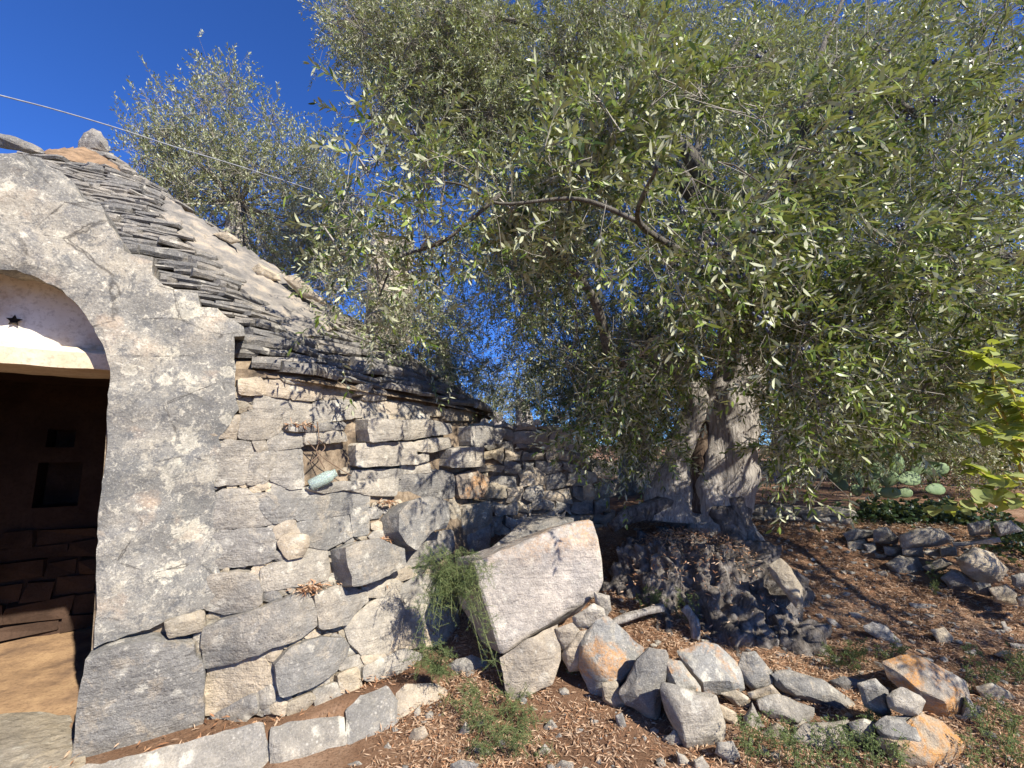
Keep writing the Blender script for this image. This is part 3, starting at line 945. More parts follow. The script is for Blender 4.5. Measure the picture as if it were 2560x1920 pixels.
# the flight stands a little in front of the wall: its own upright plane
sp0, sp1 = DP(735, 1000, 2.86), DP(1040, 1000, 3.92)
sdir = Vector((sp1.x - sp0.x, sp1.y - sp0.y, 0)).normalized()
snrm = Vector((sdir.y, -sdir.x, 0))
def stair_map(sx, sy):
    r = ray(sx, sy)
    t = (sp0 - CAM).dot(snrm) / r.dot(snrm)
    return CAM + r * t, snrm
for k, (crop, tone, p, pts) in enumerate(STEPS):
    if k < 2: add_patch('step', crop, pts, tone, hut, p=p, back=0.12, rough=0.012, edge=0.010, gap=-2.0)
    else: add_patch('step', crop, pts, tone, hut, mapf=stair_map, p=p * 0.55 - 0.05, back=0.34, rough=0.012, edge=0.010, gap=-1.5)
for crop, tone, p, pts in STAIR_FILL:
    add_patch('stone', crop, pts, tone, hut, mapf=stair_map, p=p, back=0.2, rough=0.014, edge=0.014, gap=-2.5)
v, f = patch(S('D', [(752, 912), (1030, 922), (1034, 1150), (850, 1150), (850, 1050), (752, 1015)]), stair_map, p=-0.06, back=0.25, spacing=22, rough=0.01, edge=0.01, gap=0)
build('stair_core', v, f, M['joint'], hut)

# ---- roof: a cone of stone slabs in courses
APEX = DP(198, 318, 4.62)
_c1 = top_pts[2]
_In = Vector((-hd.y, hd.x, 0))
eave_raw = [_c1 - hd * 3.6 + _In * 0.9, _c1 - hd * 2.2 + _In * 0.45, _c1 - hd * 0.8 + _In * 0.33, _c1 - hd * 0.02 + _In * 0.16] + [p.copy() for p in top_pts[3:]] + [Vector((-3.2, 7.9, 1.9)), Vector((-5.0, 8.2, 1.9))]
EAVE = []
for i in range(len(eave_raw) - 1):
    for k in range(10):
        q = cr(eave_raw, i, k / 10)
        EAVE.append(q)
EAVE.append(eave_raw[-1])
APXY = Vector((APEX.x, APEX.y, 0))
EAVE = [q + (Vector((q.x, q.y, 0)) - APXY).normalized() * 0.07 + Vector((0, 0, 0.02)) for q in EAVE]
arc = [0.0]
for a, b in zip(EAVE, EAVE[1:]): arc.append(arc[-1] + (b - a).length)

def eave_at(s):
    s = max(0.0, min(arc[-1] - 1e-6, s))
    lo = 0
    hi = len(arc) - 1
    while hi - lo > 1:
        m = (lo + hi) // 2
        if arc[m] <= s: lo = m
        else: hi = m
    t = (s - arc[lo]) / (arc[hi] - arc[lo])
    return EAVE[lo].lerp(EAVE[hi], t)

rv = [tuple(q - Vector((0, 0, 0.05))) for q in EAVE] + [tuple(APEX - Vector((0, 0, 0.06)))]
rf = [(i, i + 1, len(EAVE)) for i in range(len(EAVE) - 1)]
build('roof_core', rv, rf, M['joint'], hut, smooth=True)
ROOF_BVH = BVHTree.FromPolygons([tuple(q) for q in EAVE] + [tuple(APEX)], rf)
_rm = make_map(ROOF_BVH, 4.0)
def roof_map(sx, sy):
    for k in range(60):
        r = ray(sx - 1.6 * k, sy + 2.2 * k)
        if ROOF_BVH.ray_cast(CAM, r.normalized())[0] is not None:
            return _rm(sx - 1.6 * k - (1.6 if k else 0), sy + 2.2 * k + (2.2 if k else 0))
    return _rm(sx, sy)

RENDER_PATCH = S('D', [(360, 425), (425, 462), (480, 500), (600, 572), (715, 650), (775, 690), (720, 715), (640, 735), (560, 660), (470, 590), (400, 520), (340, 460)])
EARTH_PATCH = S('D', [(95, 322), (150, 318), (215, 325), (250, 350), (262, 372), (215, 362), (150, 350), (100, 340)])

rs = random.Random(5)
slabs = []       # (image size, verts, faces)
z0, z1 = 1.95, APEX.z
v_ = 0.0
row = 0
while v_ < 0.965:
    h = rs.uniform(0.036, 0.066) * (1.15 if v_ < 0.15 else 1.0)
    total = arc[-1] * (1 - v_)
    s = rs.uniform(0, 0.2)
    while s < total:
        w = rs.uniform(0.12, 0.46) * (0.75 + 0.25 * (1 - v_))
        sm = (s + w / 2) / (1 - v_)
        s += w
        e = eave_at(sm)
        c = e.lerp(APEX, v_ + rs.uniform(-0.004, 0.004))
        pr = project(c)
        if pr is None or not (-200 < pr[0] < 1500 and 150 < pr[1] < 1300): continue
        e2 = eave_at(sm + 0.05)
        tan = (e2 - e); tan.z = 0; tan.normalize()
        out_ = Vector((tan.y, -tan.x, 0))
        if out_.dot(Vector((e.x, e.y, 0)) - APXY) < 0: out_ = -out_
        if out_.dot((CAM - c)) < -0.25 * (CAM - c).length: continue
        if inside((pr[0], pr[1]), FACADE) and dist_poly((pr[0], pr[1]), FACADE) > 40: continue
        if inside((pr[0], pr[1]), RENDER_PATCH) and dist_poly((pr[0], pr[1]), RENDER_PATCH) > 6: continue
        if inside((pr[0], pr[1]), EARTH_PATCH): continue
        tilt = R(rs.uniform(3, 15))
        fr = rs.choice([rs.uniform(-0.03, 0.03), rs.uniform(-0.02, 0.045)])
        yaw = rs.uniform(-0.12, 0.12)
        tt = tan * math.cos(yaw) + out_ * math.sin(yaw)
        oo = out_ * math.cos(yaw) - tan * math.sin(yaw)
        oo = (oo * math.cos(tilt) - Vector((0, 0, 1)) * math.sin(tilt)).normalized()
        nn = tt.cross(oo)
        if nn.z < 0: nn = -nn
        roll = R(rs.uniform(-6, 6))
        tt = (tt * math.cos(roll) + nn * math.sin(roll)).normalized()
        nn = tt.cross(oo); nn = nn if nn.z > 0 else -nn
        hw = w * 0.5 * 1.02
        dpt = rs.uniform(0.16, 0.24)
        prof = [(-hw, -dpt), (-hw * rs.uniform(.94, 1.02), fr + rs.uniform(-.03, 0)), (-hw * rs.uniform(.45, .7), fr + rs.uniform(-.01, .022)), (hw * rs.uniform(-.2, .2), fr + rs.uniform(-.012, .02)),
                (hw * rs.uniform(.5, .75), fr + rs.uniform(-.01, .02)), (hw * rs.uniform(.94, 1.02), fr + rs.uniform(-.035, 0)), (hw, -dpt)]
        hh = h * rs.uniform(0.5, 1.05)
        bot, mid, top = [], [], []
        for a, b in prof:
            q = c + tt * a + oo * b
            k = rs.uniform(-.12, .12) * hh
            bot.append(q - oo * rs.uniform(.004, .016))
            mid.append(q + nn * hh * rs.uniform(.4, .6) + oo * rs.uniform(0, .006))
            top.append(q + nn * (hh + k) - oo * rs.uniform(.004, .018))
        n = len(prof)
        V = bot + mid + top
        Fs = [[i, i + 1, n + i + 1, n + i] for i in range(n - 1)] + [[n + i, n + i + 1, 2 * n + i + 1, 2 * n + i] for i in range(n - 1)]
        Fs += [list(range(2 * n, 3 * n))[::-1], list(range(n))]
        slabs.append((w / pr[2], V, Fs, (pr[0], pr[1])))
    v_ += h / (z1 - z0) * 0.92
    row += 1
vis = [q for q in slabs if not inside(q[3], FACADE) and q[3][0] > -20]
vis.sort(key=lambda q: -q[0])
own = vis[:300]
own_ids = {id(q[1]) for q in own}
for _, V, Fs, _p in own:
    o = build('roof_slab', V, Fs, M['slab'], hut)
    split_sharp(o, 30)
V, Fs = join_np('x', [(q[1], q[2]) for q in slabs if id(q[1]) not in own_ids])
o = build('roof_slab_course', V, Fs, M['slab'], hut)
split_sharp(o, 30)
o['kind'] = 'stuff'
v, f = patch(RENDER_PATCH, roof_map, p=0.035, back=0.10, spacing=11, rough=0.02, edge=0.02, gap=0)
split_sharp(build('roof_render', v, f, M['patch'], hut), 50)
v, f = patch(EARTH_PATCH, roof_map, p=0.02, back=0.03, spacing=9, rough=0.012, edge=0.012, gap=0)
split_sharp(build('roof_earth', v, f, M['earth'], hut), 50)

# loose edge stones along the ridge of the rendered part, the finial, and the coping on the front
for pts, d in (([(540,585),(560,570),(600,592),(606,606),(570,606)], 3.9), ([(612,600),(640,596),(690,640),(700,655),(650,640)], 3.9), ([(460,505),(490,500),(520,520),(500,528)], 4.1)):
    traced_rock('ridge_stone', 'D', pts, 'tan', parent=hut, d=d, thick=0.8, cuts=1)
traced_rock('finial', 'D', [(168, 326), (172, 305), (183, 288), (200, 279), (218, 285), (228, 305), (232, 326), (200, 332)], 'light', parent=hut, d=4.55, thick=1.0, rough=0.04)
for k, pts in enumerate(([(140,332),(200,322),(240,330),(250,345),(200,345),(150,342)], [(150,322),(215,312),(240,326),(200,332),(160,330)])):
    traced_rock('finial_collar', 'D', pts, 'slab', parent=hut, d=4.55, thick=1.6, cuts=1)
traced_rock('coping_stone', 'R1', [(-60, 850), (60, 868), (150, 900), (268, 958), (276, 992), (180, 988), (100, 972), (0, 945), (-60, 935)], 'grey', parent=hut, d=2.0, thick=0.9, rough=0.02)

# ---- doorway: recessed lime-washed tympanum, lintel, dark room
J = Vector((top_pts[1].x, top_pts[1].y, 0))              # jamb, at lintel height
In = -Fn
def fp(u, z, depth):       # u metres left of the jamb along the front, depth into the wall
    return J - hd * u + In * depth + Vector((0, 0, z))
def front_uz(sx, sy, depth=0.0):
    r = ray(sx, sy)
    o = J + In * depth
    t = (o - CAM).dot(Fn) / r.dot(Fn)
    p = CAM + r * t
    return -(p - J).dot(hd), p.z
zl = front_uz(235 * K, 800 * K, 0.14)[1]                 # bottom of the lintel face
zt = front_uz(100 * K, 752 * K, 0.14)[1]                 # its top edge
n = 15
tv, tf = [], []
for i in range(n + 1):
    for j in range(n + 1):
        u = -0.03 + 1.5 * i / n
        z = zt - 0.02 + (0.16 + math.sqrt(max(0.0, 0.72 ** 2 - (u - 0.62) ** 2)) * 0.95) * j / n
        q = fp(u, z, 0.21 + 0.006 * nz((u, z, 0), 6) - 0.14 * max(0, (j / n - .15)) ** 2)
        tv.append(q)
tf = [(i * (n + 1) + j, i * (n + 1) + j + 1, (i + 1) * (n + 1) + j + 1, (i + 1) * (n + 1) + j) for i in range(n) for j in range(n)]
build('tympanum', tv, tf, M['limewash'], hut, smooth=True)
def box_uz(u0, u1, z0, z1, d0, d1):
    V = [fp(u, z, d) for u in (u0, u1) for z in (z0, z1) for d in (d0, d1)]
    return V, [(0, 1, 3, 2), (4, 6, 7, 5), (0, 4, 5, 1), (2, 3, 7, 6), (0, 2, 6, 4), (1, 5, 7, 3)]
LV, LF = [], []
nu = 22
for i in range(nu + 1):
    u = -0.04 + 1.6 * i / nu
    w = 0.008 * nz((u, 0, 0), 7)
    LV += [fp(u, zl + w, 0.55), fp(u, zl + w, 0.145), fp(u, zt + 0.5 * w - 0.01, 0.125), fp(u, zt + 0.02, 0.155 + 0.01 * w), fp(u, zt + 0.02, 0.55)]
for i in range(nu):
    for j in range(4):
        a = i * 5 + j
        LF.append((a, a + 1, a + 6, a + 5))
split_sharp(build('lintel', LV, LF, M['lintel'], hut), 45)
# star-shaped vent hole in the tympanum: a shallow cup, painted black for the shade inside the hole
hu, hz = front_uz(30 * K, 692 * K, 0.19)
SV, SF = [], []
for k in range(10):
    a = R(90 + 36 * k)
    rr = 0.030 if k % 2 == 0 else 0.014
    SV += [fp(hu - rr * math.cos(a), hz + rr * math.sin(a), 0.192), fp(hu - rr * 0.6 * math.cos(a), hz + rr * 0.6 * math.sin(a), 0.196)]
SV.append(fp(hu, hz, 0.2))
for k in range(10):
    a, b = 2 * k, 2 * ((k + 1) % 10)
    SF += [(a, b, b + 1, a + 1), (a + 1, b + 1, 20)]
build('star_vent', SV, SF, simple_mat('vent_shade_black', (0.01, 0.008, 0.007), (0.02, 0.015, 0.012)), hut)

# room behind the door
RB, RL, RR_, RT = 2.2, 2.4, -0.12, zl + 0.12
def quad(name, pts, mat, sub=1):
    o = build(name, pts, [(0, 1, 2, 3)], M[mat], hut)
    return o
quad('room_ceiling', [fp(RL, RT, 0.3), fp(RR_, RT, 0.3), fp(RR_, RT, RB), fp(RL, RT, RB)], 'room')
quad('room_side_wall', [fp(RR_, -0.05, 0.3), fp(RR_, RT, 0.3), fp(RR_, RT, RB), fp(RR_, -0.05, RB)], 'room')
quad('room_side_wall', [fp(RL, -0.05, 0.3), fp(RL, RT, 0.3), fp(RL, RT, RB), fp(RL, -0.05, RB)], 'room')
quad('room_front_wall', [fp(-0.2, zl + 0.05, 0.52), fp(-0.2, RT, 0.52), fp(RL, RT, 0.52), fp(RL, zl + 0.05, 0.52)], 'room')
# back wall with two recesses: built as a frame of strips so the recesses have depth
def back_uz(x, y): return front_uz(x * K, y * K, RB)
holes = [(back_uz(165, 928), back_uz(98, 966)), (back_uz(180, 998), back_uz(68, 1098))]
us = sorted({RR_, RL} | {h[0][0] for h in holes} | {h[1][0] for h in holes})
zs = sorted({-0.05, RT} | {h[0][1] for h in holes} | {h[1][1] for h in holes})
BV, BF = [], []
for i in range(len(us) - 1):
    for j in range(len(zs) - 1):
        um, zm = (us[i] + us[i + 1]) / 2, (zs[j] + zs[j + 1]) / 2
        if any(h[0][0] < um < h[1][0] and h[1][1] < zm < h[0][1] for h in holes): continue
        k = len(BV)
        BV += [fp(us[i], zs[j], RB), fp(us[i + 1], zs[j], RB), fp(us[i + 1], zs[j + 1], RB), fp(us[i], zs[j + 1], RB)]
        BF.append((k, k + 1, k + 2, k + 3))
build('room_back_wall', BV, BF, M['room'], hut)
for h in holes:
    u0, u1, zb, zt_ = h[0][0], h[1][0], h[1][1], h[0][1]
    V = [fp(u0, zb, RB), fp(u1, zb, RB), fp(u1, zt_, RB), fp(u0, zt_, RB), fp(u0, zb, RB + .25), fp(u1, zb, RB + .25), fp(u1, zt_, RB + .25), fp(u0, zt_, RB + .25)]
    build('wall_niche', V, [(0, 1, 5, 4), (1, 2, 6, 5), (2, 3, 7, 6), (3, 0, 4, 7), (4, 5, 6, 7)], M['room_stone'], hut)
# rough stones in the bottom of the back wall
rs = random.Random(3)
zz = 0.05
while zz < 0.75:
    hh = rs.uniform(0.10, 0.17)
    u = RR_ + 0.03
    while u < RL - 0.3:
        w = rs.uniform(0.15, 0.4)
        V, Fc = box_uz(u, u + w - 0.015, zz, zz + hh - 0.015, RB - rs.uniform(0.015, 0.05), RB + 0.05)
        V = [q + Vector((rs.uniform(-1, 1), rs.uniform(-1, 1), rs.uniform(-1, 1))) * 0.022 for q in V]
        build('room_stone', V, Fc, M['room_stone'], hut)
        u += w
    zz += hh
# earthen floor, running out over the threshold
FV, FF = [], []
nu, nd = 24, 26
for i in range(nu + 1):
    for j in range(nd + 1):
        u = -0.10 + (RL + 0.10) * i / nu
        dep = -0.35 + (RB + 0.35) * j / nd
        q = fp(u, 0, dep)
        q.z = 0.035 + 0.02 * nz(q, 3.0, 2) + 0.01 * nz(q, 9, 1) - 0.05 * max(0, -dep / 0.35)
        FV.append(q)
for i in range(nu):
    for j in range(nd):
        a = i * (nd + 1) + j
        FF.append((a, a + nd + 1, a + nd + 2, a + 1))
build('earth_floor', FV, FF, M['floor'], hut, smooth=True)
# jamb reveal on the far side of the door (outside the frame, closes the hut)
V, Fc = box_uz(1.35, 2.2, -0.05, zl + 0.2, 0.02, 0.5)
build('door_jamb', V, Fc, M['facade'], hut)

# chimney of pale blocks standing on the far slope
ch_d = 4.9
cbase = DP(838, 700, ch_d)
ch = bmesh.new()
chv, chf = [], []
crs = random.Random(8)
zc = cbase.z - 0.25
hx, hy = 0.235, 0.20
rot = R(24)
def chp(a, b, z): return Vector((cbase.x + a * math.cos(rot) - b * math.sin(rot), cbase.y + a * math.sin(rot) + b * math.cos(rot), z))
ztop = DP(838, 512, ch_d).z
ch.free()
first = True
while zc < ztop:
    hh = crs.uniform(0.17, 0.24)
    gx_ = crs.uniform(-0.05, 0.08)
    for a0, a1 in ((-hx, gx_), (gx_ + 0.008, hx)):
        V = []
        for a in (a0, a1):
            for b in (-hy, hy):
                for z in (zc, min(zc + hh - 0.007, ztop)):
                    V.append(chp(a + crs.uniform(-.006, .006), b + crs.uniform(-.006, .006), z))
        v, f = hull_rock(V, 0.012, 2, int(zc * 100), 0.03)
        o = build('chimney_block', v, f, M['chimney'], hut)
        split_sharp(o, 40)
    zc += hh

# flat doorstep slab in front of the door, lower left corner
def ground_map(z):
    def f(sx, sy): return PZ(sx, sy, z), Vector((0, 0, 1))
    return f
v, f = patch(S('D', [(-260, 1560), (-40, 1548), (80, 1540), (150, 1548), (172, 1600), (186, 1650), (150, 1760), (-260, 1800)]), ground_map(0.03), p=0.02, back=0.12, spacing=26, rough=0.012, edge=0.01, gap=0)
o = split_sharp(build('doorstep', v, f, M['tan'], None), 40)
tag(o, 'flat grey brown stone slab lying before the doorway, bottom left corner', 'doorstep')

# ================================================================== DRY-STONE WALLS
def masonry(P0, P1, z_bot, z_top, rmin, rmax, wmin, wmax, seed, clip=None):
    """Irregular courses between two plan points; yields polygons in (u, z) metres."""
    rr = random.Random(seed)
    L = (P1 - P0).length
    z = z_bot
    out = []
    while z < z_top:
        h = rr.uniform(rmin, rmax)
        if z + h > z_top - rmin * 0.5: h = z_top - z
        u = -rr.uniform(0, wmin)
        while u < L:
            w = rr.uniform(wmin, wmax)
            j = lambda s: rr.uniform(-1.35 * s, 1.35 * s)
            hh = h * 0.24
            poly = [(u + j(w * .08), z + j(hh)), (u + w * .5 + j(w * .1), z + j(hh)), (u + w + j(w * .05), z + j(hh)),
                    (u + w + j(w * .08), z + h * .55), (u + w + j(w * .06), z + h + j(hh)), (u + w * .5 + j(w * .15), z + h + j(hh * 1.2)), (u + j(w * .06), z + h + j(hh)), (u + j(w * .08), z + h * .5)]
            if clip is None or clip(u + w / 2, z + h / 2):
                out.append(poly)
            u += w
        z += h
    return out

def plane_map(P0, P1):
    d = (P1 - P0); d.z = 0
    d.normalize()
    n = Vector((d.y, -d.x, 0))
    SC = 400.0
    def f(a, b):
        return Vector((P0.x, P0.y, 0)) + d * (a / SC) + Vector((0, 0, b / SC)), n
    return f, SC

def stone_wall(name, P0, P1, z_bot, z_top, rows, widths, tones, seed, label, clip=None, thick=0.35, spacing_f=1.0, core=True, gap=1.4):
    w = thing(name, ((P0.x + P1.x) / 2, (P0.y + P1.y) / 2, z_bot), label, 'stone wall')
    mp, SC = plane_map(P0, P1)
    rr = random.Random(seed + 1)
    for poly in masonry(P0, P1, z_bot, z_top, rows[0], rows[1], widths[0], widths[1], seed, clip):
        pl = [(a * SC, b * SC) for a, b in poly]
        A = abs(area2(pl))
        v, f = patch(pl, mp, p=rr.uniform(-0.012, 0.035), back=rr.uniform(0.12, 0.2), spacing=max(9, math.sqrt(A) / 4.2) * spacing_f, rough=0.016, edge=0.03, gap=gap, rnd=rr)
        o = build('stone', v, f, M[rr.choice(tones)], w)
        split_sharp(o, 40)
    if core:
        d = (P1 - P0); d.z = 0
        L = d.length
        d.normalize()
        nrm = Vector((d.y, -d.x, 0))
        V, Fs = [], []
        nu = 14
        for i in range(nu + 1):
            u = L * i / nu
            top = z_bot
            z = z_bot
            while z < z_top and (clip is None or clip(u, z)):
                top = z
                z += 0.03
            for dep, zz in ((0.06, z_bot - 0.2), (0.06, max(z_bot, top - 0.02)), (thick, max(z_bot, top - 0.02)), (thick, z_bot - 0.2)):
                V.append(Vector((P0.x, P0.y, 0)) + d * u - nrm * dep + Vector((0, 0, zz)))
        for i in range(nu):
            for j in range(3):
                a = i * 4 + j
                Fs.append((a, a + 4, a + 5, a + 1))
        n4 = nu * 4
        Fs += [(0, 1, 2, 3), (n4 + 3, n4 + 2, n4 + 1, n4)]
        build('wall_fill', V, Fs, M['joint'], w)
    return w

# tall wall running from the hut to the olive
a0, a1 = DP(985, 1000, 4.25), DP(1305, 1000, 4.5)
a0.z = a1.z = 0
ztop = DP(1100, 916, 4.35).z
Lw = (a1 - a0).length
def clip_a(u, z):
    t = u / Lw
    lim = ztop - max(0, (t - 0.70)) / 0.30 * 0.62
    return z < lim + 0.02
wl = stone_wall('dry_stone_wall', a0, a1, 0.38, ztop, (0.075, 0.15), (0.11, 0.32), ['light', 'light', 'tan', 'cream', 'grey'], 21,
                'head-high dry stone wall of pale rubble running from the hut to the big olive trunk', clip_a)
# small white stones lying on top of that wall
for x, y, r in ((1046, 912, 10), (1062, 915, 6), (1120, 914, 7), (1160, 913, 9), (1088, 914, 6)):
    traced_rock('top_stone', 'D', [(x - r, y + 6), (x - r * .6, y - r * .5), (x, y - r * .9), (x + r * .8, y - r * .4), (x + r, y + 6)], 'light', parent=wl, d=4.4, cuts=1)

# short pale wall right of the trunk
b0, b1 = DP(1612, 1130, 4.75), DP(1822, 1130, 4.55)
b0.z = b1.z = 0
zt2 = DP(1700, 1092, 4.65).z
stone_wall('low_stone_wall', b0, b1, 0.36, zt2 + 0.02, (0.06, 0.11), (0.10, 0.26), ['light', 'cream', 'light', 'tan'], 31,
           'short low wall of white rubble right of the big olive trunk', lambda u, z: z < zt2 - 0.10 * abs(u - 0.4))
# far wall across the red field
c0, c1 = Vector((0.6, 11.0, 0)), Vector((9.5, 10.2, 0))
stone_wall('far_stone_wall', c0, c1, 0.68, 1.28, (0.14, 0.22), (0.25, 0.6), ['light', 'cream', 'light'], 41,
           'distant low wall of white stones across the red field behind the trunk', lambda u, z: z < 1.2 + 0.12 * math.sin(u * 2.1), spacing_f=1.6)

# low tumbled wall on the right: every stone traced
tw = thing('tumbled_stone_wall', tuple(DP(1950, 1240, 3.9)), 'low tumbled wall of rounded grey stones at right edge, below the dark ivy', 'stone wall')
LOW = [
 [(450,600),(500,580),(585,590),(582,622),(470,635)], [(585,588),(640,575),(700,620),(690,650),(590,640)], [(712,612),(780,580),(880,580),(940,630),(870,662),(720,662)],
 [(468,640),(540,630),(560,670),(530,702),(470,692)], [(540,650),(590,640),(597,690),(560,707)], [(508,706),(570,700),(597,737),(520,738)], [(590,690),(640,700),(652,732),(600,722)],
 [(630,660),(700,665),(712,702),(640,702)], [(648,742),(700,710),(780,715),(835,792),(780,822),(690,802)], [(808,680),(880,670),(887,702),(820,702)],
 [(808,752),(890,710),(940,742),(850,782)], [(888,802),(940,765),(1020,800),(1042,862),(930,852)], [(968,722),(1040,670),(1120,690),(1177,762),(1160,822),(1060,822),(990,772)],
 [(1038,822),(1110,830),(1117,882),(1050,872)], [(1108,852),(1180,830),(1227,872),(1227,922),(1130,907)], [(1205,792),(1280,775),(1300,850),(1215,835)], [(948,642),(1140,618),(1152,642),(960,662)],
 [(1228,892),(1290,865),(1300,935),(1240,930)], [(715,665),(800,665),(805,705),(720,700)], [(880,665),(950,660),(960,700),(890,708)], [(1010,560),(1100,540),(1110,600),(1020,610)], [(1130,560),(1200,540),(1262,590),(1150,610)],
]
rr = random.Random(2)
for pts in LOW:
    mx = sum(p[0] for p in pts) / len(pts)
    my = sum(p[1] for p in pts) / len(pts)
    traced_rock('stone', 'R8', pts, rr.choice(['grey', 'light', 'tan', 'grey']), parent=tw, d=4.18 - (mx - 450) / 800 * 0.85 - (my - 600) / 300 * 0.25, thick=1.0, rough=0.03)

# ================================================================== THE BIG FALLEN BLOCK
blk = [(1020,1216,2.62),(1084,1416,2.52),(1010,1300,2.78),(985,1206,3.02),(990,1300,3.0),(1046,1396,2.86),(1245,1120,2.95),(1278,1122,2.98),(1292,1160,2.86),(1300,1245,2.84),(1308,1262,2.82),(1296,1284,2.82),
       (1205,1345,2.68),(1215,1130,3.3),(1040,1188,3.15),(1290,1180,3.2),(1260,1290,3.1),(1090,1390,2.95),(1240,1330,3.05)]
v, f = hull_rock([DP(*p) for p in blk], 0.019, 7, 77, 0.012)
o = split_sharp(build('stone_block', v, f, M['block'], None), 33)
tag(o, 'huge squared pale stone block tilted on end before the olive, orange lichen on top edge', 'stone block')
blk2 = [(1076,1420,2.50),(1090,1490,2.46),(1108,1524,2.44),(1192,1478,2.50),(1212,1425,2.56),(1206,1346,2.66),(1085,1420,2.8),(1110,1500,2.75),(1200,1440,2.9),(1205,1360,3.0),(1140,1380,2.5)]
v, f = hull_rock([DP(*p) for p in blk2], 0.02, 3, 78, 0.01)
o = split_sharp(build('stone_block', v, f, M['cream'], None), 33)
tag(o, 'cream broken block wedged under the huge tilted stone block', 'stone block')
blk3 = [(1050,1190,3.1),(1100,1150,3.25),(1180,1120,3.4),(1240,1118,3.4),(1235,1150,3.2),(1120,1210,3.1),(1045,1240,3.2),(1060,1250,3.4),(1230,1180,3.6),(1150,1110,3.6)]
v, f = hull_rock([DP(*p) for p in blk3], 0.02, 2, 79, 0.01)
o = split_sharp(build('stone_block', v, f, M['grey'], None), 33)
tag(o, 'shaded grey block lying between the tilted block and the dry stone wall', 'stone block')

# ================================================================== LOOSE ROCKS
GB = 'rocks edging the olive bed'
def rock(crop, pts, mat, label, **kw):
    return traced_rock('rock', crop, pts, mat, label, 'rock', **kw)

rock('R7', [(285,690),(430,530),(500,530),(745,740),(740,790),(640,940),(590,1010),(455,1010),(440,1130),(380,1100),(290,890),(270,760)], 'spot', 'big angular rock with orange lichen, first in the row right of the tilted block', group=GB, lean=0.35, ridge=('R7', [(292,742,.15),(460,915,.3),(582,1005,.25),(600,700,-.05)]), d=2.5)
rock('R7', [(610,1050),(720,850),(800,770),(920,770),(940,820),(880,1000),(870,1270),(850,1275),(640,1150),(600,1080)], 'grey', 'steep grey wedge rock with a sharp right edge, second in the row from the block', group=GB, lean=0.3, ridge=('R7', [(845,1000,.2),(690,1080,.25),(840,1240,.2)]), d=2.34)
rock('R7', [(925,830),(1050,850),(1190,1030),(1190,1100),(1050,1135),(1010,1090),(950,990)], 'spot', 'thin yellowish slab leaning beside the steep grey wedge rock', group=GB, lean=0.4, d=2.36)
rock('R7', [(1040,770),(1240,705),(1330,730),(1500,880),(1515,1040),(1440,1080),(1240,1095),(1200,1040),(1060,830)], 'spot', 'flat topped squarish rock with orange dots on its upper face, middle of the row', group=GB, lean=0.55, ridge=('R7', [(1080,800,.1),(1215,1000,.3),(1430,985,.3),(1500,1000,.15)]), d=2.45)
rock('R7', [(930,1020),(1010,1090),(1050,1140),(1190,1100),(1310,1110),(1380,1320),(1350,1490),(1240,1480),(1085,1500),(1000,1290),(930,1190),(910,1060)], 'light', 'large upright pale rock standing in front of the row, dark on its left side', group=GB, lean=0.2, ridge=('R7', [(1052,1170,.25),(1052,1300,.28),(1090,1470,.22),(1290,1130,.2),(1340,1440,.2)]))
rock('R7', [(455,1020),(560,1000),(635,1160),(600,1200),(570,1225),(460,1140)], 'tan', 'small tan rock wedged under the first orange lichened rock', group=GB)
rock('R7', [(1530,780),(1620,780),(1780,960),(1720,1060),(1600,1050),(1530,980),(1500,870)], 'grey', 'half shaded grey rock right of the flat topped squarish rock', group=GB, lean=0.3, d=2.5)
rock('R7', [(1790,930),(1900,920),(2060,970),(2160,1050),(2250,1100),(2240,1200),(2100,1180),(2030,1160),(1800,1030)], 'grey', 'long low grey rock lying lengthwise in the row under leaf shade', group=GB, lean=0.3)
rock('R7', [(1570,1080),(1740,1020),(1810,1100),(1640,1140),(1590,1130)], 'cream', 'small cream stone pinched between the shaded grey rock and a pale boulder', group=GB, d=2.4)
rock('R7', [(1660,1150),(1790,1100),(2060,1200),(2060,1250),(2000,1350),(1890,1350),(1830,1260),(1680,1220)], 'light', 'pale boulder with a hollow front face behind the green weeds', group=GB, lean=0.3)
rock('R7', [(1370,1090),(1470,1060),(1580,1130),(1560,1190),(1490,1200)], 'tan', 'small yellowish stone under the flat topped squarish rock', group=GB, d=2.4)
rock('R7', [(1540,1270),(1600,1170),(1690,1340),(1650,1400),(1550,1340)], 'light', 'small white pointed stone left of the pale boulder', group=GB)
rock('R7', [(1330,1160),(1480,1240),(1480,1330),(1370,1290)], 'cream', 'small pale yellow stone touching the upright pale rock on its right', group=GB, d=2.28)
rock('R7', [(930,1440),(1000,1370),(1080,1460),(1080,1510),(980,1530)], 'light', 'small white stone at the left foot of the upright pale rock')
rock('R7', [(1340,1470),(1450,1460),(1500,1580),(1430,1640),(1320,1540)], 'light', 'rounded white stone at the right foot of the upright pale rock')
rock('R7', [(550,1260),(600,1240),(632,1330),(605,1385),(560,1320)], 'light', 'narrow white pebble standing at the edge of the leaf litter below the row')
rock('R7', [(640,1345),(700,1325),(755,1360),(690,1392),(640,1392)], 'light', 'flat white stone beside the narrow standing pebble')
rock('R7', [(230,500),(380,400),(450,440),(470,510),(340,585),(250,570)], 'light', 'banded pale grey rock leaning on the right side of the tilted block', d=2.62)
rock('R7', [(390,310),(500,340),(515,440),(470,500),(450,430),(400,390)], 'light', 'pale rock behind the banded rock, under the chipped corner of the tilted block', d=2.72)
rock('R7', [(270,620),(340,600),(365,650),(300,720),(275,900),(200,910),(150,780),(240,690)], 'cream', 'dusty cream stone filling the gap below the banded rock', d=2.60)
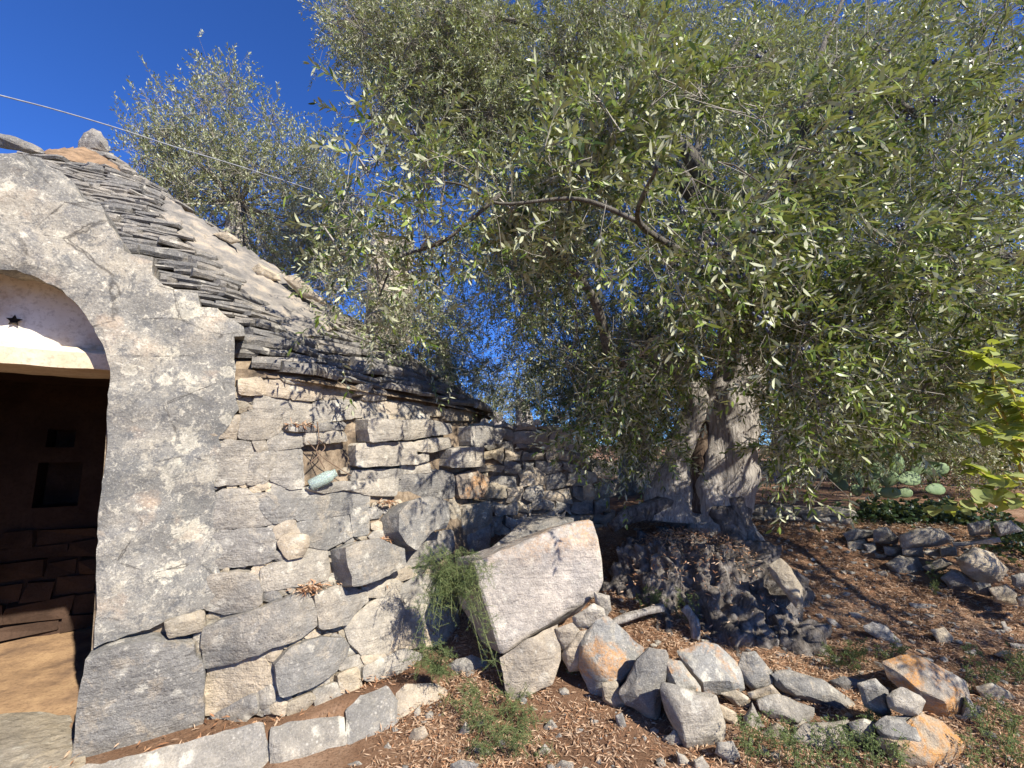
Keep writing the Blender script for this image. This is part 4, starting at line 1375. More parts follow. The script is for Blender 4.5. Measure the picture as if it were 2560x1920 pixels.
rock('R7', [(90,590),(230,540),(270,620),(240,720),(150,760),(110,680)], 'cream', 'reddish cream stone between the two big blocks and the banded rock', d=2.62)
rock('R7', [(1740,110),(1820,60),(1900,140),(1980,270),(1980,380),(1930,415),(1830,290),(1750,170)], 'tan', 'long smooth tan stone leaning on the gnarled olive roots', d=2.98, lean=0.3)
rock('R7', [(1020,1540),(1080,1560),(1140,1640),(1100,1690),(1040,1680)], 'light', 'white pebble at the bottom edge below the upright pale rock')
rock('R7', [(1150,1600),(1215,1570),(1265,1650),(1230,1720),(1160,1700)], 'light', 'second white pebble at the bottom edge, just right of its twin')
rock('R7', [(0,1350),(50,1290),(105,1350),(60,1395),(0,1392)], 'light', 'white stone alone in the leaf litter below the cream broken block')
rock('R7', [(70,1440),(120,1390),(150,1430),(130,1490),(85,1490)], 'light', 'small white stone just below the lone stone in the litter')
rock('R7', [(90,1640),(140,1600),(220,1620),(225,1690),(120,1700)], 'light', 'half buried white stone at the bottom edge in the leaf litter')
rock('R5', [(938,1500),(960,1465),(1010,1450),(1028,1490),(1000,1535),(945,1540)], 'cream', 'round cream stone on the litter before the hut wall base')
rock('R5', [(1180,1500),(1220,1425),(1240,1450),(1240,1500),(1200,1525)], 'light', 'upright white stone beside the feathery weeds, right of the round cream stone')
rock('R5', [(790,1580),(830,1530),(848,1560),(830,1595)], 'light', 'small white stone near the bottom of the hut wall')
rock('R5', [(855,1620),(870,1600),(882,1625),(870,1640)], 'light', 'tiny white pebble left of centre at the bottom edge')
rock('R5', [(620,1640),(680,1625),(700,1645),(690,1680),(625,1680)], 'light', 'flat white stone cut by the bottom edge under the hut wall')
rock('R5', [(1150,1640),(1200,1618),(1280,1640),(1270,1700),(1160,1700)], 'light', 'wide pale stone cut by the bottom edge left of the weeds')
rock('R5', [(1320,1560),(1290,1590),(1310,1620),(1370,1600)], 'light', 'whitish stone under the feathery weeds at bottom centre')
rock('R5', [(1130,1150),(1180,1112),(1250,1096),(1320,1120),(1345,1200),(1300,1262),(1200,1300),(1120,1262)], 'light', 'rough white boulder under the asparagus bush against the hut wall', d=2.72)
rock('R5', [(1540,1370),(1560,1350),(1600,1370),(1580,1410)], 'cream', 'small cream stone at the foot of the cream broken block')
rock('R5', [(1625,1470),(1660,1420),(1690,1470),(1650,1490)], 'light', 'small white stone in the litter below the cream broken block')
rock('R5', [(1590,1580),(1620,1540),(1650,1570),(1640,1620),(1600,1620)], 'light', 'white stone near bottom centre amid brown leaves')
# right-hand group
rock('R9', [(1115,500),(1240,455),(1340,445),(1600,560),(1730,640),(1755,800),(1720,920),(1610,960),(1500,890),(1410,880),(1350,720),(1150,630)], 'rust', 'large rust orange boulder at lower right under leaf shade', lean=0.45, ridge=('R9', [(1260,600,.2),(1390,720,.3),(1580,790,.3),(1700,720,.15)]))
rock('R9', [(1140,760),(1240,695),(1380,760),(1415,800),(1385,920),(1250,900),(1150,850)], 'light', 'rounded grey white rock perched on the orange slab, in front of the rust boulder', lean=0.3, d=2.12)
rock('R9', [(910,670),(1040,625),(1135,720),(1120,820),(1155,890),(1100,930),(960,830)], 'grey', 'jagged grey rock left of the perched rounded rock', d=2.22)
rock('R9', [(1050,980),(1120,930),(1390,900),(1460,1000),(1520,1130),(1400,1150),(1200,1140),(1080,1060)], 'grey', 'broad grey slab lying on top of the orange and white slab', lean=0.5, d=2.06)
rock('R9', [(1060,1080),(1200,1150),(1450,1000),(1400,905),(1560,1000),(1690,1130),(1680,1180),(1560,1260),(1500,1340),(1240,1340),(1090,1150)], 'rust', 'orange and white crusted slab cut by the bottom edge at right', lean=0.4, thick=0.8)
rock('R9', [(400,1080),(480,980),(800,960),(850,1050),(850,1130),(700,1220),(560,1190),(430,1120)], 'grey', 'broad dappled boulder behind the bottom weeds', lean=0.3)
rock('R9', [(830,970),(950,940),(1040,990),(1020,1130),(950,1140),(860,1080)], 'grey', 'dappled grey rock between the broad boulder and the grey slab', d=2.16)
rock('R9', [(240,590),(420,580),(620,640),(760,760),(940,880),(880,910),(700,860),(480,800),(330,720)], 'grey', 'very long dark grey boulder in leaf shade left of the jagged grey rock', d=2.42, lean=0.3)
rock('R9', [(690,640),(800,610),(930,640),(920,740),(860,800),(760,740)], 'dark', 'shaded dark rock behind the jagged grey rock', d=2.55)
rock('R9', [(1000,1130),(1080,1150),(1180,1230),(1200,1330),(1080,1330),(990,1240)], 'cream', 'yellowish stone under the left end of the crusted slab', d=2.16)
rock('R9', [(130,1050),(260,980),(400,1090),(420,1150),(300,1180),(160,1150)], 'tan', 'low tan stone among the bushy weed left of the broad dappled boulder', d=2.22)
rock('R9', [(1840,690),(1960,660),(2080,720),(2170,800),(2050,830),(1900,790)], 'tan', 'flat brownish rock half buried right of the rust orange boulder', thick=0.6)
rock('R9', [(1480,240),(1580,220),(1650,290),(1640,370),(1540,350)], 'tan', 'squat ochre stone on the litter right of the triangular stone', thick=0.6)
rock('R9', [(1890,50),(1960,60),(2000,100),(1930,120)], 'cream', 'small yellowish stone on the slope near the right edge', thick=0.6)
rock('R9', [(1310,110),(1380,115),(1400,150),(1330,150)], 'light', 'small flat pale stone in the middle of the shaded slope', thick=0.5)
rock('R9', [(1760,770),(1870,880),(1850,950),(1700,960)], 'light', 'small pale rock right beside the rust orange boulder')
rock('R9', [(950,210),(1020,170),(1130,220),(1225,320),(1220,355),(1080,320),(970,250)], 'light', 'flat pale triangular stone lying alone on the shaded litter', thick=0.5)
rock('R9', [(650,140),(700,150),(790,225),(760,240),(680,190)], 'light', 'thin pale sliver of stone right of the olive root', thick=0.6)
rock('R9', [(830,100),(880,100),(980,150),(960,170),(850,140)], 'light', 'flat pale stone uphill of the triangular stone', thick=0.6)
rock('R9', [(2030,180),(2060,170),(2105,290),(2050,260)], 'light', 'narrow upright stone near the right edge')
rock('R9', [(2100,340),(2212,350),(2240,420),(2130,395)], 'light', 'bright flat stone cut by the right edge', thick=0.6)
rock('R9', [(1740,410),(1820,390),(1880,460),(1800,470)], 'light', 'pale lump of stone between the triangular stone and right edge')
rock('R9', [(560,110),(610,110),(650,160),(610,180)], 'light', 'roundish white stone against the right end of the roots', thick=0.8)
rock('R9', [(830,200),(890,200),(900,250),(840,245)], 'tan', 'dull tan stone half sunk left of the triangular stone', thick=0.7)
rock('R9', [(1990,430),(2090,400),(2260,450),(2250,520),(2110,500)], 'rust', 'low ochre rock at the right edge above the grass')
rock('R8', [(710,895),(740,900),(745,920),(715,915)], 'light', 'little pale stone below the tumbled wall', thick=0.7)
rock('R8', [(745,915),(840,920),(850,950),(800,950),(760,935)], 'light', 'flat whitish stone on the slope below the tumbled wall', thick=0.5)
rock('R8', [(605,775),(640,770),(652,800),(620,808)], 'tan', 'small rounded stone left of the biggest round stone of the tumbled wall')
rock('R8', [(270,870),(310,868),(326,890),(300,905),(270,890)], 'light', 'white rounded stone right of the long smooth tan stone')
rock('R8', [(370,760),(420,755),(430,775),(380,780)], 'light', 'flat pale stone on the litter uphill from the roots', thick=0.5)
rock('R6', [(555,960),(590,945),(630,965),(640,1020),(600,1045),(550,1040)], 'grey', 'dark pointed stone on the bank left of the olive trunk', d=4.6)
rock('R6', [(635,1020),(670,1005),(695,1035),(640,1045)], 'dark', 'low dark stone beside the pointed one on the bank', d=4.55)
rock('R6', [(375,985),(420,970),(450,1010),(440,1060),(380,1060)], 'tan', 'rounded stone at the right foot of the head-high wall', d=4.25)

# ================================================================== THE BIG OLIVE
def tube(path, radii, segs=12, flute=0.0, seed=0, cap=True, lump=0.0):
    pts = [Vector(p) for p in path]
    V, Fs = [], []
    n = len(pts)
    up = Vector((0.3, 0.2, 1)).normalized()
    side = None
    for i in range(n):
        t = (pts[min(i + 1, n - 1)] - pts[max(i - 1, 0)]).normalized()
        if side is None:
            side = t.cross(Vector((1, 0, 0)) if abs(t.x) < 0.8 else Vector((0, 1, 0))).normalized()
        side = (side - t * side.dot(t)).normalized()
        bi = t.cross(side)
        for k in range(segs):
            a = 2 * math.pi * k / segs
            r = radii[i]
            q = pts[i] + (side * math.cos(a) + bi * math.sin(a)) * r
            if flute:
                r *= 1 + flute * (0.6 * math.sin(a * 3 + seed + i * 0.12) + 0.4 * math.sin(a * 7 + seed * 2 - i * 0.2)) + lump * fbm(q, 3.0, seed)
                q = pts[i] + (side * math.cos(a) + bi * math.sin(a)) * r
            V.append(q)
    for i in range(n - 1):
        for k in range(segs):
            Fs.append((i * segs + k, i * segs + (k + 1) % segs, (i + 1) * segs + (k + 1) % segs, (i + 1) * segs + k))
    if cap:
        Fs += [tuple(range(segs))[::-1], tuple(range((n - 1) * segs, n * segs))]
    return V, Fs

def spline(pts, sub=6):
    p = [Vector(q) for q in pts]
    out = []
    for i in range(len(p) - 1):
        for k in range(sub): out.append(cr(p, i, k / sub))
    out.append(p[-1])
    return out

def interp(vals, sub=6):
    o = []
    for a, b in zip(vals, vals[1:]):
        for k in range(sub): o.append(a + (b - a) * k / sub)
    o.append(vals[-1])
    return o

TB = DP(1550, 1130, 4.0)
olive = thing('olive_tree', (TB.x, TB.y, 0.6), 'huge old olive tree with gnarled grey trunk and a wide crown hung with black olives', 'olive tree')
tr = spline([DP(1560, 1190, 3.95), DP(1556, 1120, 4.0), DP(1560, 1030, 4.05), DP(1575, 930, 4.1), DP(1590, 840, 4.15), DP(1600, 760, 4.2), DP(1592, 660, 4.3)], 7)
rd = interp([0.40, 0.285, 0.262, 0.25, 0.225, 0.20, 0.17], 7)
v, f = tube(tr, rd, 72, 0.09, 1.0, lump=0.30)
build('trunk', v, f, M['bark'], olive, smooth=True)
tr = spline([DP(1452, 1130, 4.05), DP(1452, 1075, 4.12), DP(1466, 1010, 4.18), DP(1490, 940, 4.22), DP(1515, 880, 4.25), DP(1480, 820, 4.3), DP(1400, 740, 4.2)], 7)
v, f = tube(tr, interp([0.28, 0.20, 0.15, 0.15, 0.15, 0.13, 0.10], 7), 28, 0.12, 2.3, lump=0.3)
build('trunk', v, f, M['bark'], olive, smooth=True)
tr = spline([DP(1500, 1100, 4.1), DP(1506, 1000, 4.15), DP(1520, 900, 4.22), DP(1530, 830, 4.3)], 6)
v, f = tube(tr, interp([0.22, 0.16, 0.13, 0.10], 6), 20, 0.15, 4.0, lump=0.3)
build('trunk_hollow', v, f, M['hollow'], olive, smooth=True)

# root mound: a displaced dome, gnarled, with spreading root ridges
def root_mound(cx, cy, rx, ry, h, z0, seed, nr=46, na=96, peak=(0, 0)):
    V, Fs = [], []
    for i in range(nr + 1):
        t = i / nr
        for k in range(na):
            a = 2 * math.pi * k / na
            ridge = 0.10 * math.sin(a * 5 + seed + 2 * t) + 0.07 * math.sin(a * 9 + 2 * seed) + 0.05 * math.sin(a * 14)
            rr = t * (1 + ridge * t)
            x = cx + rx * rr * math.cos(a) + peak[0] * (1 - t)
            y = cy + ry * rr * math.sin(a) + peak[1] * (1 - t)
            z = z0 + h * (1 - t ** 4.2) - 0.10 * t
            q = Vector((x, y, z))
            n = Vector((math.cos(a) * t, math.sin(a) * t, 0.7)).normalized()
            w = min(1.0, t * 2.2)
            cell = noise.cell_vector(q * 4.2).x
            qs = Vector((q.x, q.y, q.z * 0.55))
            d = 0.13 * fbm(q, 2.8, seed) - 0.15 * abs(nz(qs, 6.0, seed)) - 0.09 * abs(nz(qs, 13, seed + 3)) + 0.03 * nz(q, 27, seed) + 0.05
            hole = max(0.0, nz(q, 5.3, seed + 7) - 0.30) + 0.6 * max(0.0, nz(q, 11, seed + 17) - 0.35)
            d -= 0.42 * hole
            V.append(q + n * d * w)
    for i in range(nr):
        for k in range(na):
            Fs.append((i * na + k, i * na + (k + 1) % na, (i + 1) * na + (k + 1) % na, (i + 1) * na + k))
    return V, Fs
mc = DP(1505, 1290, 3.52)
v, f = root_mound(mc.x, mc.y, 0.90, 0.66, 0.74, 0.02, 1.7, 110, 260, peak=(0.05, 0.22))
build('root_mound', v, f, M['root'], olive, smooth=True)
mc2 = DP(1700, 1355, 3.05)
v, f = root_mound(mc2.x, mc2.y, 0.25, 0.20, 0.26, 0.10, 5.2, 22, 48)
build('root_knot', v, f, M['root'], olive, smooth=True)
mc3 = DP(1640, 1370, 2.98)
v, f = root_mound(mc3.x, mc3.y, 0.16, 0.12, 0.14, 0.10, 9.2, 16, 40)
build('root_knot', v, f, M['bark'], olive, smooth=True)
for pts, rad in (
    ([DP(1585, 1080, 3.9), DP(1615, 1150, 3.75), DP(1650, 1215, 3.55), DP(1690, 1280, 3.35)], [0.13, 0.08, 0.05, 0.02]),
    ([DP(1560, 1110, 3.85), DP(1590, 1180, 3.62), DP(1635, 1260, 3.35), DP(1670, 1330, 3.12)], [0.12, 0.09, 0.07, 0.04]),
    ([DP(1470, 1110, 4.0), DP(1420, 1100, 4.0), DP(1360, 1110, 3.9), DP(1320, 1140, 3.8)], [0.15, 0.10, 0.08, 0.05]),
    ([DP(1430, 1310, 3.1), DP(1380, 1325, 3.02), DP(1325, 1345, 2.95)], [0.035, 0.028, 0.015]),
    ([DP(1480, 1312, 3.05), DP(1500, 1340, 2.98), DP(1502, 1382, 2.92)], [0.04, 0.035, 0.02])):
    s_ = spline(pts, 6)
    v, f = tube(s_, interp(rad, 6), 16, 0.18, rad[0] * 40, lump=0.5)
    build('root', v, f, M['root'] if rad[0] > 0.05 else M['bark'], olive, smooth=True)

# ------------------------------------------------------------------ foliage machinery
def unit(a):
    return a / np.maximum(1e-9, np.linalg.norm(a, axis=-1, keepdims=True))

LEAF6_F = [(0, 2, 1), (1, 2, 4, 3), (3, 4, 5)]
def leaves6(base, d, n, L, W, curl):
    """Six-point olive-like leaves: (N,6,3)."""
    d = unit(d)
    n = unit(n - d * np.sum(n * d, -1, keepdims=True))
    s = np.cross(d, n)
    L = L[:, None]; W = W[:, None]; c = curl[:, None]
    v0 = base
    m1 = base + d * L * 0.36 - n * c * L * 0.02
    m2 = base + d * L * 0.74 - n * c * L * 0.16
    tip = base + d * L - n * c * L * 0.36
    up = n * W * 0.10
    return np.stack([v0, m1 - s * W * .5 + up, m1 + s * W * .5 + up, m2 - s * W * .40 + up, m2 + s * W * .40 + up, tip], 1)

LEAF4_F = [(0, 2, 1), (1, 2, 3)]
def leaves4(base, d, n, L, W, curl):
    d = unit(d)
    n = unit(n - d * np.sum(n * d, -1, keepdims=True))
    s = np.cross(d, n)
    L = L[:, None]; W = W[:, None]; c = curl[:, None]
    m = base + d * L * 0.48
    return np.stack([base, m - s * W * .5, m + s * W * .5, base + d * L - n * c * L * 0.2], 1)

TUBE3_F = [(0, 1, 4, 3), (1, 2, 5, 4), (2, 0, 3, 5)]
def sticks(a, b, ra, rb):
    """Three-sided twigs between point pairs: (N,6,3)."""
    t = unit(b - a)
    ref = np.where(np.abs(t[:, 2:3]) < 0.9, np.array([[0, 0, 1.0]]), np.array([[1.0, 0, 0]]))
    s = unit(np.cross(t, ref)); q = np.cross(t, s)
    out = []
    for p, r in ((a, ra), (b, rb)):
        r = np.broadcast_to(np.asarray(r, float), (len(a),))[:, None]
        for k in range(3):
            an = 2 * math.pi * k / 3
            out.append(p + (s * math.cos(an) + q * math.sin(an)) * r)
    return np.stack(out, 1)

def sprays(base, dirn, L, pairs, leaf_len, leaf_w, droop=0.25, spread=0.9, up=0.55):
    """Leafy twigs.  Returns leaf arrays and twig sticks."""
    N = len(base)
    dirn = unit(dirn)
    down = np.array([0, 0, -1.0])
    def pt(s): return base + dirn * (L * s)[:, None] + down * (droop * L * s * s)[:, None]
    B, D, Nn, LL, WW, CC = [], [], [], [], [], []
    ref = unit(rng.normal(size=(N, 3)))
    segs = []
    prev = pt(np.zeros(N))
    for k in range(4):
        nxt = pt(np.full(N, (k + 1) / 4))
        segs.append((prev, nxt, 0.0019 - 0.0003 * k, 0.0016 - 0.0003 * k))
        prev = nxt
    for k in range(pairs):
        s = np.full(N, 0.12 + 0.86 * k / max(1, pairs - 1)) + rng.normal(0, 0.02, N)
        p = pt(s)
        tng = unit(dirn + down * (2 * droop * s)[:, None])
        s1 = unit(np.cross(tng, ref)); s2 = np.cross(tng, s1)
        side = s1 if k % 2 == 0 else s2
        for sg in (1, -1):
            a = rng.normal(0.85 if k < pairs - 1 else 0.35, 0.2, N)[:, None] * spread
            d = tng * np.cos(a) + side * sg * np.sin(a) + rng.normal(0, 0.12, (N, 3))
            nn = tng * 0.45 + np.array([0, 0, up]) + rng.normal(0, 0.45, (N, 3))
            B.append(p); D.append(d); Nn.append(nn)
            l = leaf_len * rng.uniform(0.62, 1.15, N) * (0.8 if k == pairs - 1 else 1)
            LL.append(l); WW.append(leaf_w * rng.uniform(0.75, 1.2, N)); CC.append(rng.normal(0.25, 0.35, N))
    return (np.concatenate(B), np.concatenate(D), np.concatenate(Nn), np.concatenate(LL), np.concatenate(WW), np.concatenate(CC)), segs

def sub_clumps(centres, n, spread):
    """n points gathered round random sub-centres."""
    idx = rng.integers(0, len(centres), n)
    return centres[idx] + rng.normal(0, 1, (n, 3)) * spread, idx

def img_points(x, y, rx, ry, d0, d1, n):
    a = rng.uniform(0, 2 * math.pi, n); r = np.sqrt(rng.uniform(0, 1, n))
    xs, ys = x + rx * r * np.cos(a), y + ry * r * np.sin(a)
    ds = rng.uniform(d0, d1, n)
    return np.array([DP(q, w, e) for q, w, e in zip(xs, ys, ds)])

LIT = [  # (outline in the picture, share of shading twigs removed, surface): the ground and walls the sun reaches
 ([(0, 300), (120, 300), (520, 700), (640, 800), (700, 900), (740, 1000), (800, 1080), (880, 1180), (960, 1260), (1080, 1640), (0, 1659)], 0.985),
 ([(640, 800), (760, 830), (1040, 900), (1300, 920), (1300, 1110), (1000, 1140), (880, 1180), (740, 1000), (700, 900)], 0.95),
 ([(90, 320), (250, 330), (480, 500), (640, 600), (640, 700), (620, 780), (520, 700)], 0.97),
 ([(985, 1205), (1245, 1140), (1300, 1250), (1210, 1400), (1090, 1520), (1000, 1300)], 0.93),
 ([(880, 1400), (1090, 1500), (1240, 1340), (1560, 1480), (1620, 1659), (700, 1659)], 0.97),
 ([(1560, 1480), (1800, 1560), (1800, 1659), (1600, 1659)], 0.6),
 ([(1480, 760), (1640, 760), (1640, 1100), (1480, 1100)], 0.75),
]
LIT = [([(x * K, y * K) for x, y in pl], f_) for pl, f_ in LIT]
BLK_BVH = BVHTree.FromPolygons([tuple(DP(*q)) for q in ((1020, 1216, 2.62), (1300, 1140, 2.9), (1296, 1284, 2.82), (1084, 1416, 2.52))], [(0, 1, 2, 3)])
TRK = (DP(1556, 1030, 4.05), 0.3)
OPEN = [([(p[0] * K, p[1] * K) for p in pl], f_, md) for pl, f_, md in (
 ([(2070, 760), (2330, 700), (2330, 1140), (2000, 1140), (2040, 1060), (2070, 980)], 0.97, 3.2),
 ([(1760, 965), (2060, 965), (2060, 1150), (1760, 1150)], 0.92, 5.2),
 ([(1480, 800), (1650, 770), (1640, 1120), (1440, 1120)], 0.95, 4.0),
 ([(950, 385), (1050, 380), (1055, 450), (960, 450)], 0.93, 9.0),
 ([(985, 600), (1110, 600), (1120, 840), (1000, 840)], 0.55, 9.0),
 ([(775, 510), (885, 510), (885, 700), (775, 700)], 0.3, 4.0),
 ([(1030, 900), (1180, 900), (1290, 1060), (1290, 1130), (1030, 1130)], 0.9, 4.2),
 ([(-200, -300), (640, -300), (688, 0), (705, 70), (740, 150), (780, 165), (800, 215), (735, 240), (760, 380), (700, 400), (-200, 400)], 0.97, 7.0))]
def open_clear(pts):
    keep = np.ones(len(pts), bool)
    for i, p in enumerate(pts):
        pr = project(p)
        if pr is None: continue
        for pl, f_, md in OPEN:
            if pr[2] < md and inside((pr[0], pr[1]), pl):
                if rng.uniform() < f_: keep[i] = False
                break
    return keep

SHRUB_C = DP(2150, 930, 2.25)
def sun_clear(pts):
    """Thin the crown where it would shade what the photograph shows in sun."""
    keep = np.ones(len(pts), bool)
    dn = -SUN_DIR
    for i, p in enumerate(pts):
        p = Vector(p)
        w_ = p - SHRUB_C
        a_ = w_.dot(SUN_DIR)
        if a_ > -0.1 and (w_ - SUN_DIR * a_).length < 0.6 and rng.uniform() < 0.92:
            keep[i] = False
            continue
        c_ = TRK[0]
        h2 = SUN_DIR.x ** 2 + SUN_DIR.y ** 2
        tt_ = ((p.x - c_.x) * SUN_DIR.x + (p.y - c_.y) * SUN_DIR.y) / h2
        if tt_ > 0 and math.hypot(p.x - SUN_DIR.x * tt_ - c_.x, p.y - SUN_DIR.y * tt_ - c_.y) < 0.34 and 0.8 < p.z - SUN_DIR.z * tt_ < 2.3 and rng.uniform() < 0.94:
            keep[i] = False
            continue
        hit = None
        for bv in (BLK_BVH, ROOF_BVH, W_BVH):
            h = bv.ray_cast(p, dn)
            if h[0] is not None and (hit is None or h[3] < hit[1]): hit = (h[0], h[3])
        t = (p.y - 4.35) / SUN_DIR.y                       # plane of the dry stone wall
        q = p - SUN_DIR * t
        if t > 0 and 0.6 < q.z < 1.8 and -0.6 < q.x < 1.0 and (hit is None or t < hit[1]): hit = (q, t)
        if hit is None or hit[0].y > 6:
            t = (p.z - 0.05) / SUN_DIR.z
            q = p - SUN_DIR * t
            q.z = 0.05
            if q.y > 3.3: continue
            hit = (q, t)
        pr = project(hit[0])
        if pr is None: continue
        for pl, f_ in LIT:
            if inside((pr[0], pr[1]), pl):
                if rng.uniform() < f_: keep[i] = False
                break
    return keep

# Crown clumps of the big olive: picture centre and half-size (2212-wide picture), distance range, number of sprays, sub-centre count
NEAR = [
 (1460, 300, 330, 170, 1.90, 2.65, 170, 26), (1290, 470, 240, 130, 2.05, 2.85, 120, 18), (1560, 470, 260, 140, 2.05, 2.85, 120, 18),
 (915, 420, 170, 90, 2.20, 2.70, 34, 14), (800, 290, 62, 95, 2.30, 2.70, 11, 6), (760, 475, 85, 65, 2.20, 2.60, 14, 7), (880, 560, 150, 90, 2.30, 2.80, 28, 12), (850, 720, 100, 60, 2.50, 2.90, 18, 9),
 (1010, 560, 90, 110, 2.30, 2.90, 18, 8),
 (1760, 560, 330, 190, 2.25, 3.25, 220, 30), (2060, 250, 260, 260, 2.35, 3.35, 240, 34), (1750, 200, 260, 210, 2.35, 3.35, 190, 26), (2040, 640, 230, 150, 2.35, 3.25, 150, 22), (1850, 800, 320, 120, 2.30, 3.20, 130, 20), (1760, 960, 120, 75, 2.60, 3.20, 34, 9),
]
BOUGH = [(1460, 300, 270, 150, 2.55, 3.15, 300, 34), (1290, 450, 210, 120, 2.6, 3.1, 190, 24), (1530, 480, 230, 130, 2.6, 3.2, 190, 24), (1180, 560, 110, 90, 2.7, 3.2, 60, 10), (1690, 330, 140, 140, 2.5, 3.0, 110, 14)]
MID = [
 (1380, 640, 270, 190, 2.7, 4.0, 420, 46), (1270, 850, 110, 120, 3.2, 4.3, 120, 16), (1360, 890, 110, 110, 3.4, 4.4, 130, 16), (1560, 600, 300, 170, 2.8, 4.0, 330, 36), (1820, 420, 380, 330, 3.0, 4.4, 430, 46),
 (2020, 860, 200, 110, 3.0, 4.2, 150, 20), (1780, 860, 150, 110, 3.2, 4.4, 130, 18), (1190, 960, 70, 40, 3.4, 3.9, 30, 6), (1440, 830, 120, 110, 3.4, 4.4, 150, 18),
]
FAR = [
 (1330, 640, 220, 150, 4.8, 6.4, 330, 34), (1170, 590, 80, 110, 4.8, 6.2, 60, 9), (1280, 820, 160, 110, 4.9, 6.3, 220, 22), (1470, 760, 130, 130, 4.9, 6.3, 130, 14), (1760, 930, 120, 55, 4.7, 5.8, 60, 9), (2000, 900, 220, 70, 5.9, 7.0, 130, 14),
 (865, 610, 75, 85, 3.9, 4.6, 34, 9), (760, 570, 90, 75, 3.8, 4.6, 40, 9), (850, 730, 90, 60, 3.8, 4.3, 34, 8),
 (770, 70, 75, 70, 4.8, 6.2, 60, 10), (860, 150, 90, 80, 4.8, 6.2, 80, 12), (1900, 720, 330, 130, 4.4, 6.0, 240, 26), (1700, 640, 160, 140, 4.4, 6.0, 140, 14), (2120, 820, 130, 120, 4.2, 5.6, 100, 12), (1800, 880, 170, 80, 4.4, 5.8, 80, 10),
 (890, 60, 180, 75, 4.6, 6.2, 260, 26), (1000, 200, 170, 120, 4.6, 6.4, 330, 30), (930, 300, 110, 90, 4.6, 6.0, 110, 14), (1130, 120, 300, 130, 4.4, 6.6, 480, 44), (1220, 350, 220, 180, 4.4, 6.4, 480, 40), (1100, 560, 110, 120, 4.6, 6.0, 110, 14),
 (1060, 730, 70, 110, 4.6, 6.0, 70, 12), (1420, 120, 280, 140, 4.4, 6.4, 480, 40), (1700, 130, 300, 140, 4.4, 6.4, 330, 34), (1600, 400, 260, 180, 4.4, 6.4, 420, 36), (2000, 200, 260, 220, 4.4, 6.4, 420, 40), (1950, 520, 300, 170, 4.4, 6.4, 330, 34),
 (1160, 480, 90, 110, 4.5, 6.0, 120, 14),
]
SIDE = [(2420, 560, 220, 320, 2.5, 3.7, 190, 26), (2560, 900, 200, 220, 2.9, 3.8, 110, 16), (3300, 560, 650, 380, 1.3, 2.3, 165, 30), (2700, 560, 260, 330, 1.9, 2.8, 90, 16), (4300, 400, 600, 400, 1.0, 1.6, 70, 14)]     # the crown goes on past the right edge
tree_root = np.array(DP(1592, 640, 4.3))
tone = []
all_leaf, far_leaf, all_seg, near_olive_pos = [], [], [], []
# limbs
LIMBS = (
    ([(2150, 560, 2.9), (2600, 540, 2.7), (3200, 520, 2.0), (4000, 420, 1.5)], [0.04, 0.035, 0.03, 0.02]),
    ([(1592, 680, 4.3), (1560, 500, 4.4), (1500, 350, 4.2), (1400, 250, 4.0)], [0.16, 0.11, 0.08, 0.045]),
    ([(1560, 500, 4.4), (1400, 300, 4.7), (1250, 180, 4.6), (1080, 120, 5.2)], [0.10, 0.08, 0.055, 0.03]),
    ([(1592, 680, 4.3), (1640, 480, 3.9), (1720, 330, 3.4), (1850, 200, 3.2), (2000, 260, 3.1)], [0.14, 0.09, 0.06, 0.04, 0.02]),
    ([(1598, 740, 4.2), (1650, 640, 3.6), (1780, 640, 3.0), (1950, 660, 2.9), (2150, 560, 2.9), (2300, 600, 3.0)], [0.10, 0.07, 0.05, 0.035, 0.025, 0.015]),
    ([(1592, 680, 4.2), (1540, 600, 3.6), (1500, 560, 3.2), (1380, 480, 2.6), (1420, 360, 2.1)], [0.07, 0.045, 0.03, 0.018, 0.008]),
    ([(1380, 480, 2.6), (1250, 430, 2.6), (1080, 440, 2.6), (1000, 400, 2.6), (930, 390, 2.6)], [0.018, 0.013, 0.009, 0.006, 0.004]),
    ([(1400, 740, 4.2), (1330, 780, 3.9), (1280, 640, 3.6), (1180, 520, 3.4)], [0.10, 0.06, 0.04, 0.02]),
    ([(1720, 330, 3.4), (1760, 150, 3.6), (1820, 0, 3.9)], [0.04, 0.026, 0.012]),
    ([(1500, 350, 4.2), (1560, 150, 4.6), (1640, 20, 5.0)], [0.045, 0.03, 0.015]),
    ([(1250, 180, 4.6), (1150, 60, 5.0), (960, 20, 5.4)], [0.04, 0.03, 0.015]),
    ([(1080, 420, 2.6), (960, 520, 2.6), (860, 560, 2.55), (820, 640, 2.6)], [0.014, 0.01, 0.007, 0.004]),
    ([(1780, 640, 3.0), (1800, 780, 2.9), (1760, 900, 2.9)], [0.02, 0.012, 0.006]),
    ([(2150, 560, 2.9), (2060, 740, 2.9), (1980, 860, 3.1)], [0.02, 0.012, 0.006]))
limb_pts = []
for pts, rad in LIMBS:
    pp = spline([DP(*q) for q in pts], 6)
    limb_pts += [tuple(q) for q in pp]
    v, f = tube(pp, interp(rad, 6), 10, 0.08, rad[0] * 30, lump=0.2)
    build('branch', v, f, M['branch'], olive, smooth=True)
limb_pts = np.array(limb_pts)
NODES = list(limb_pts)
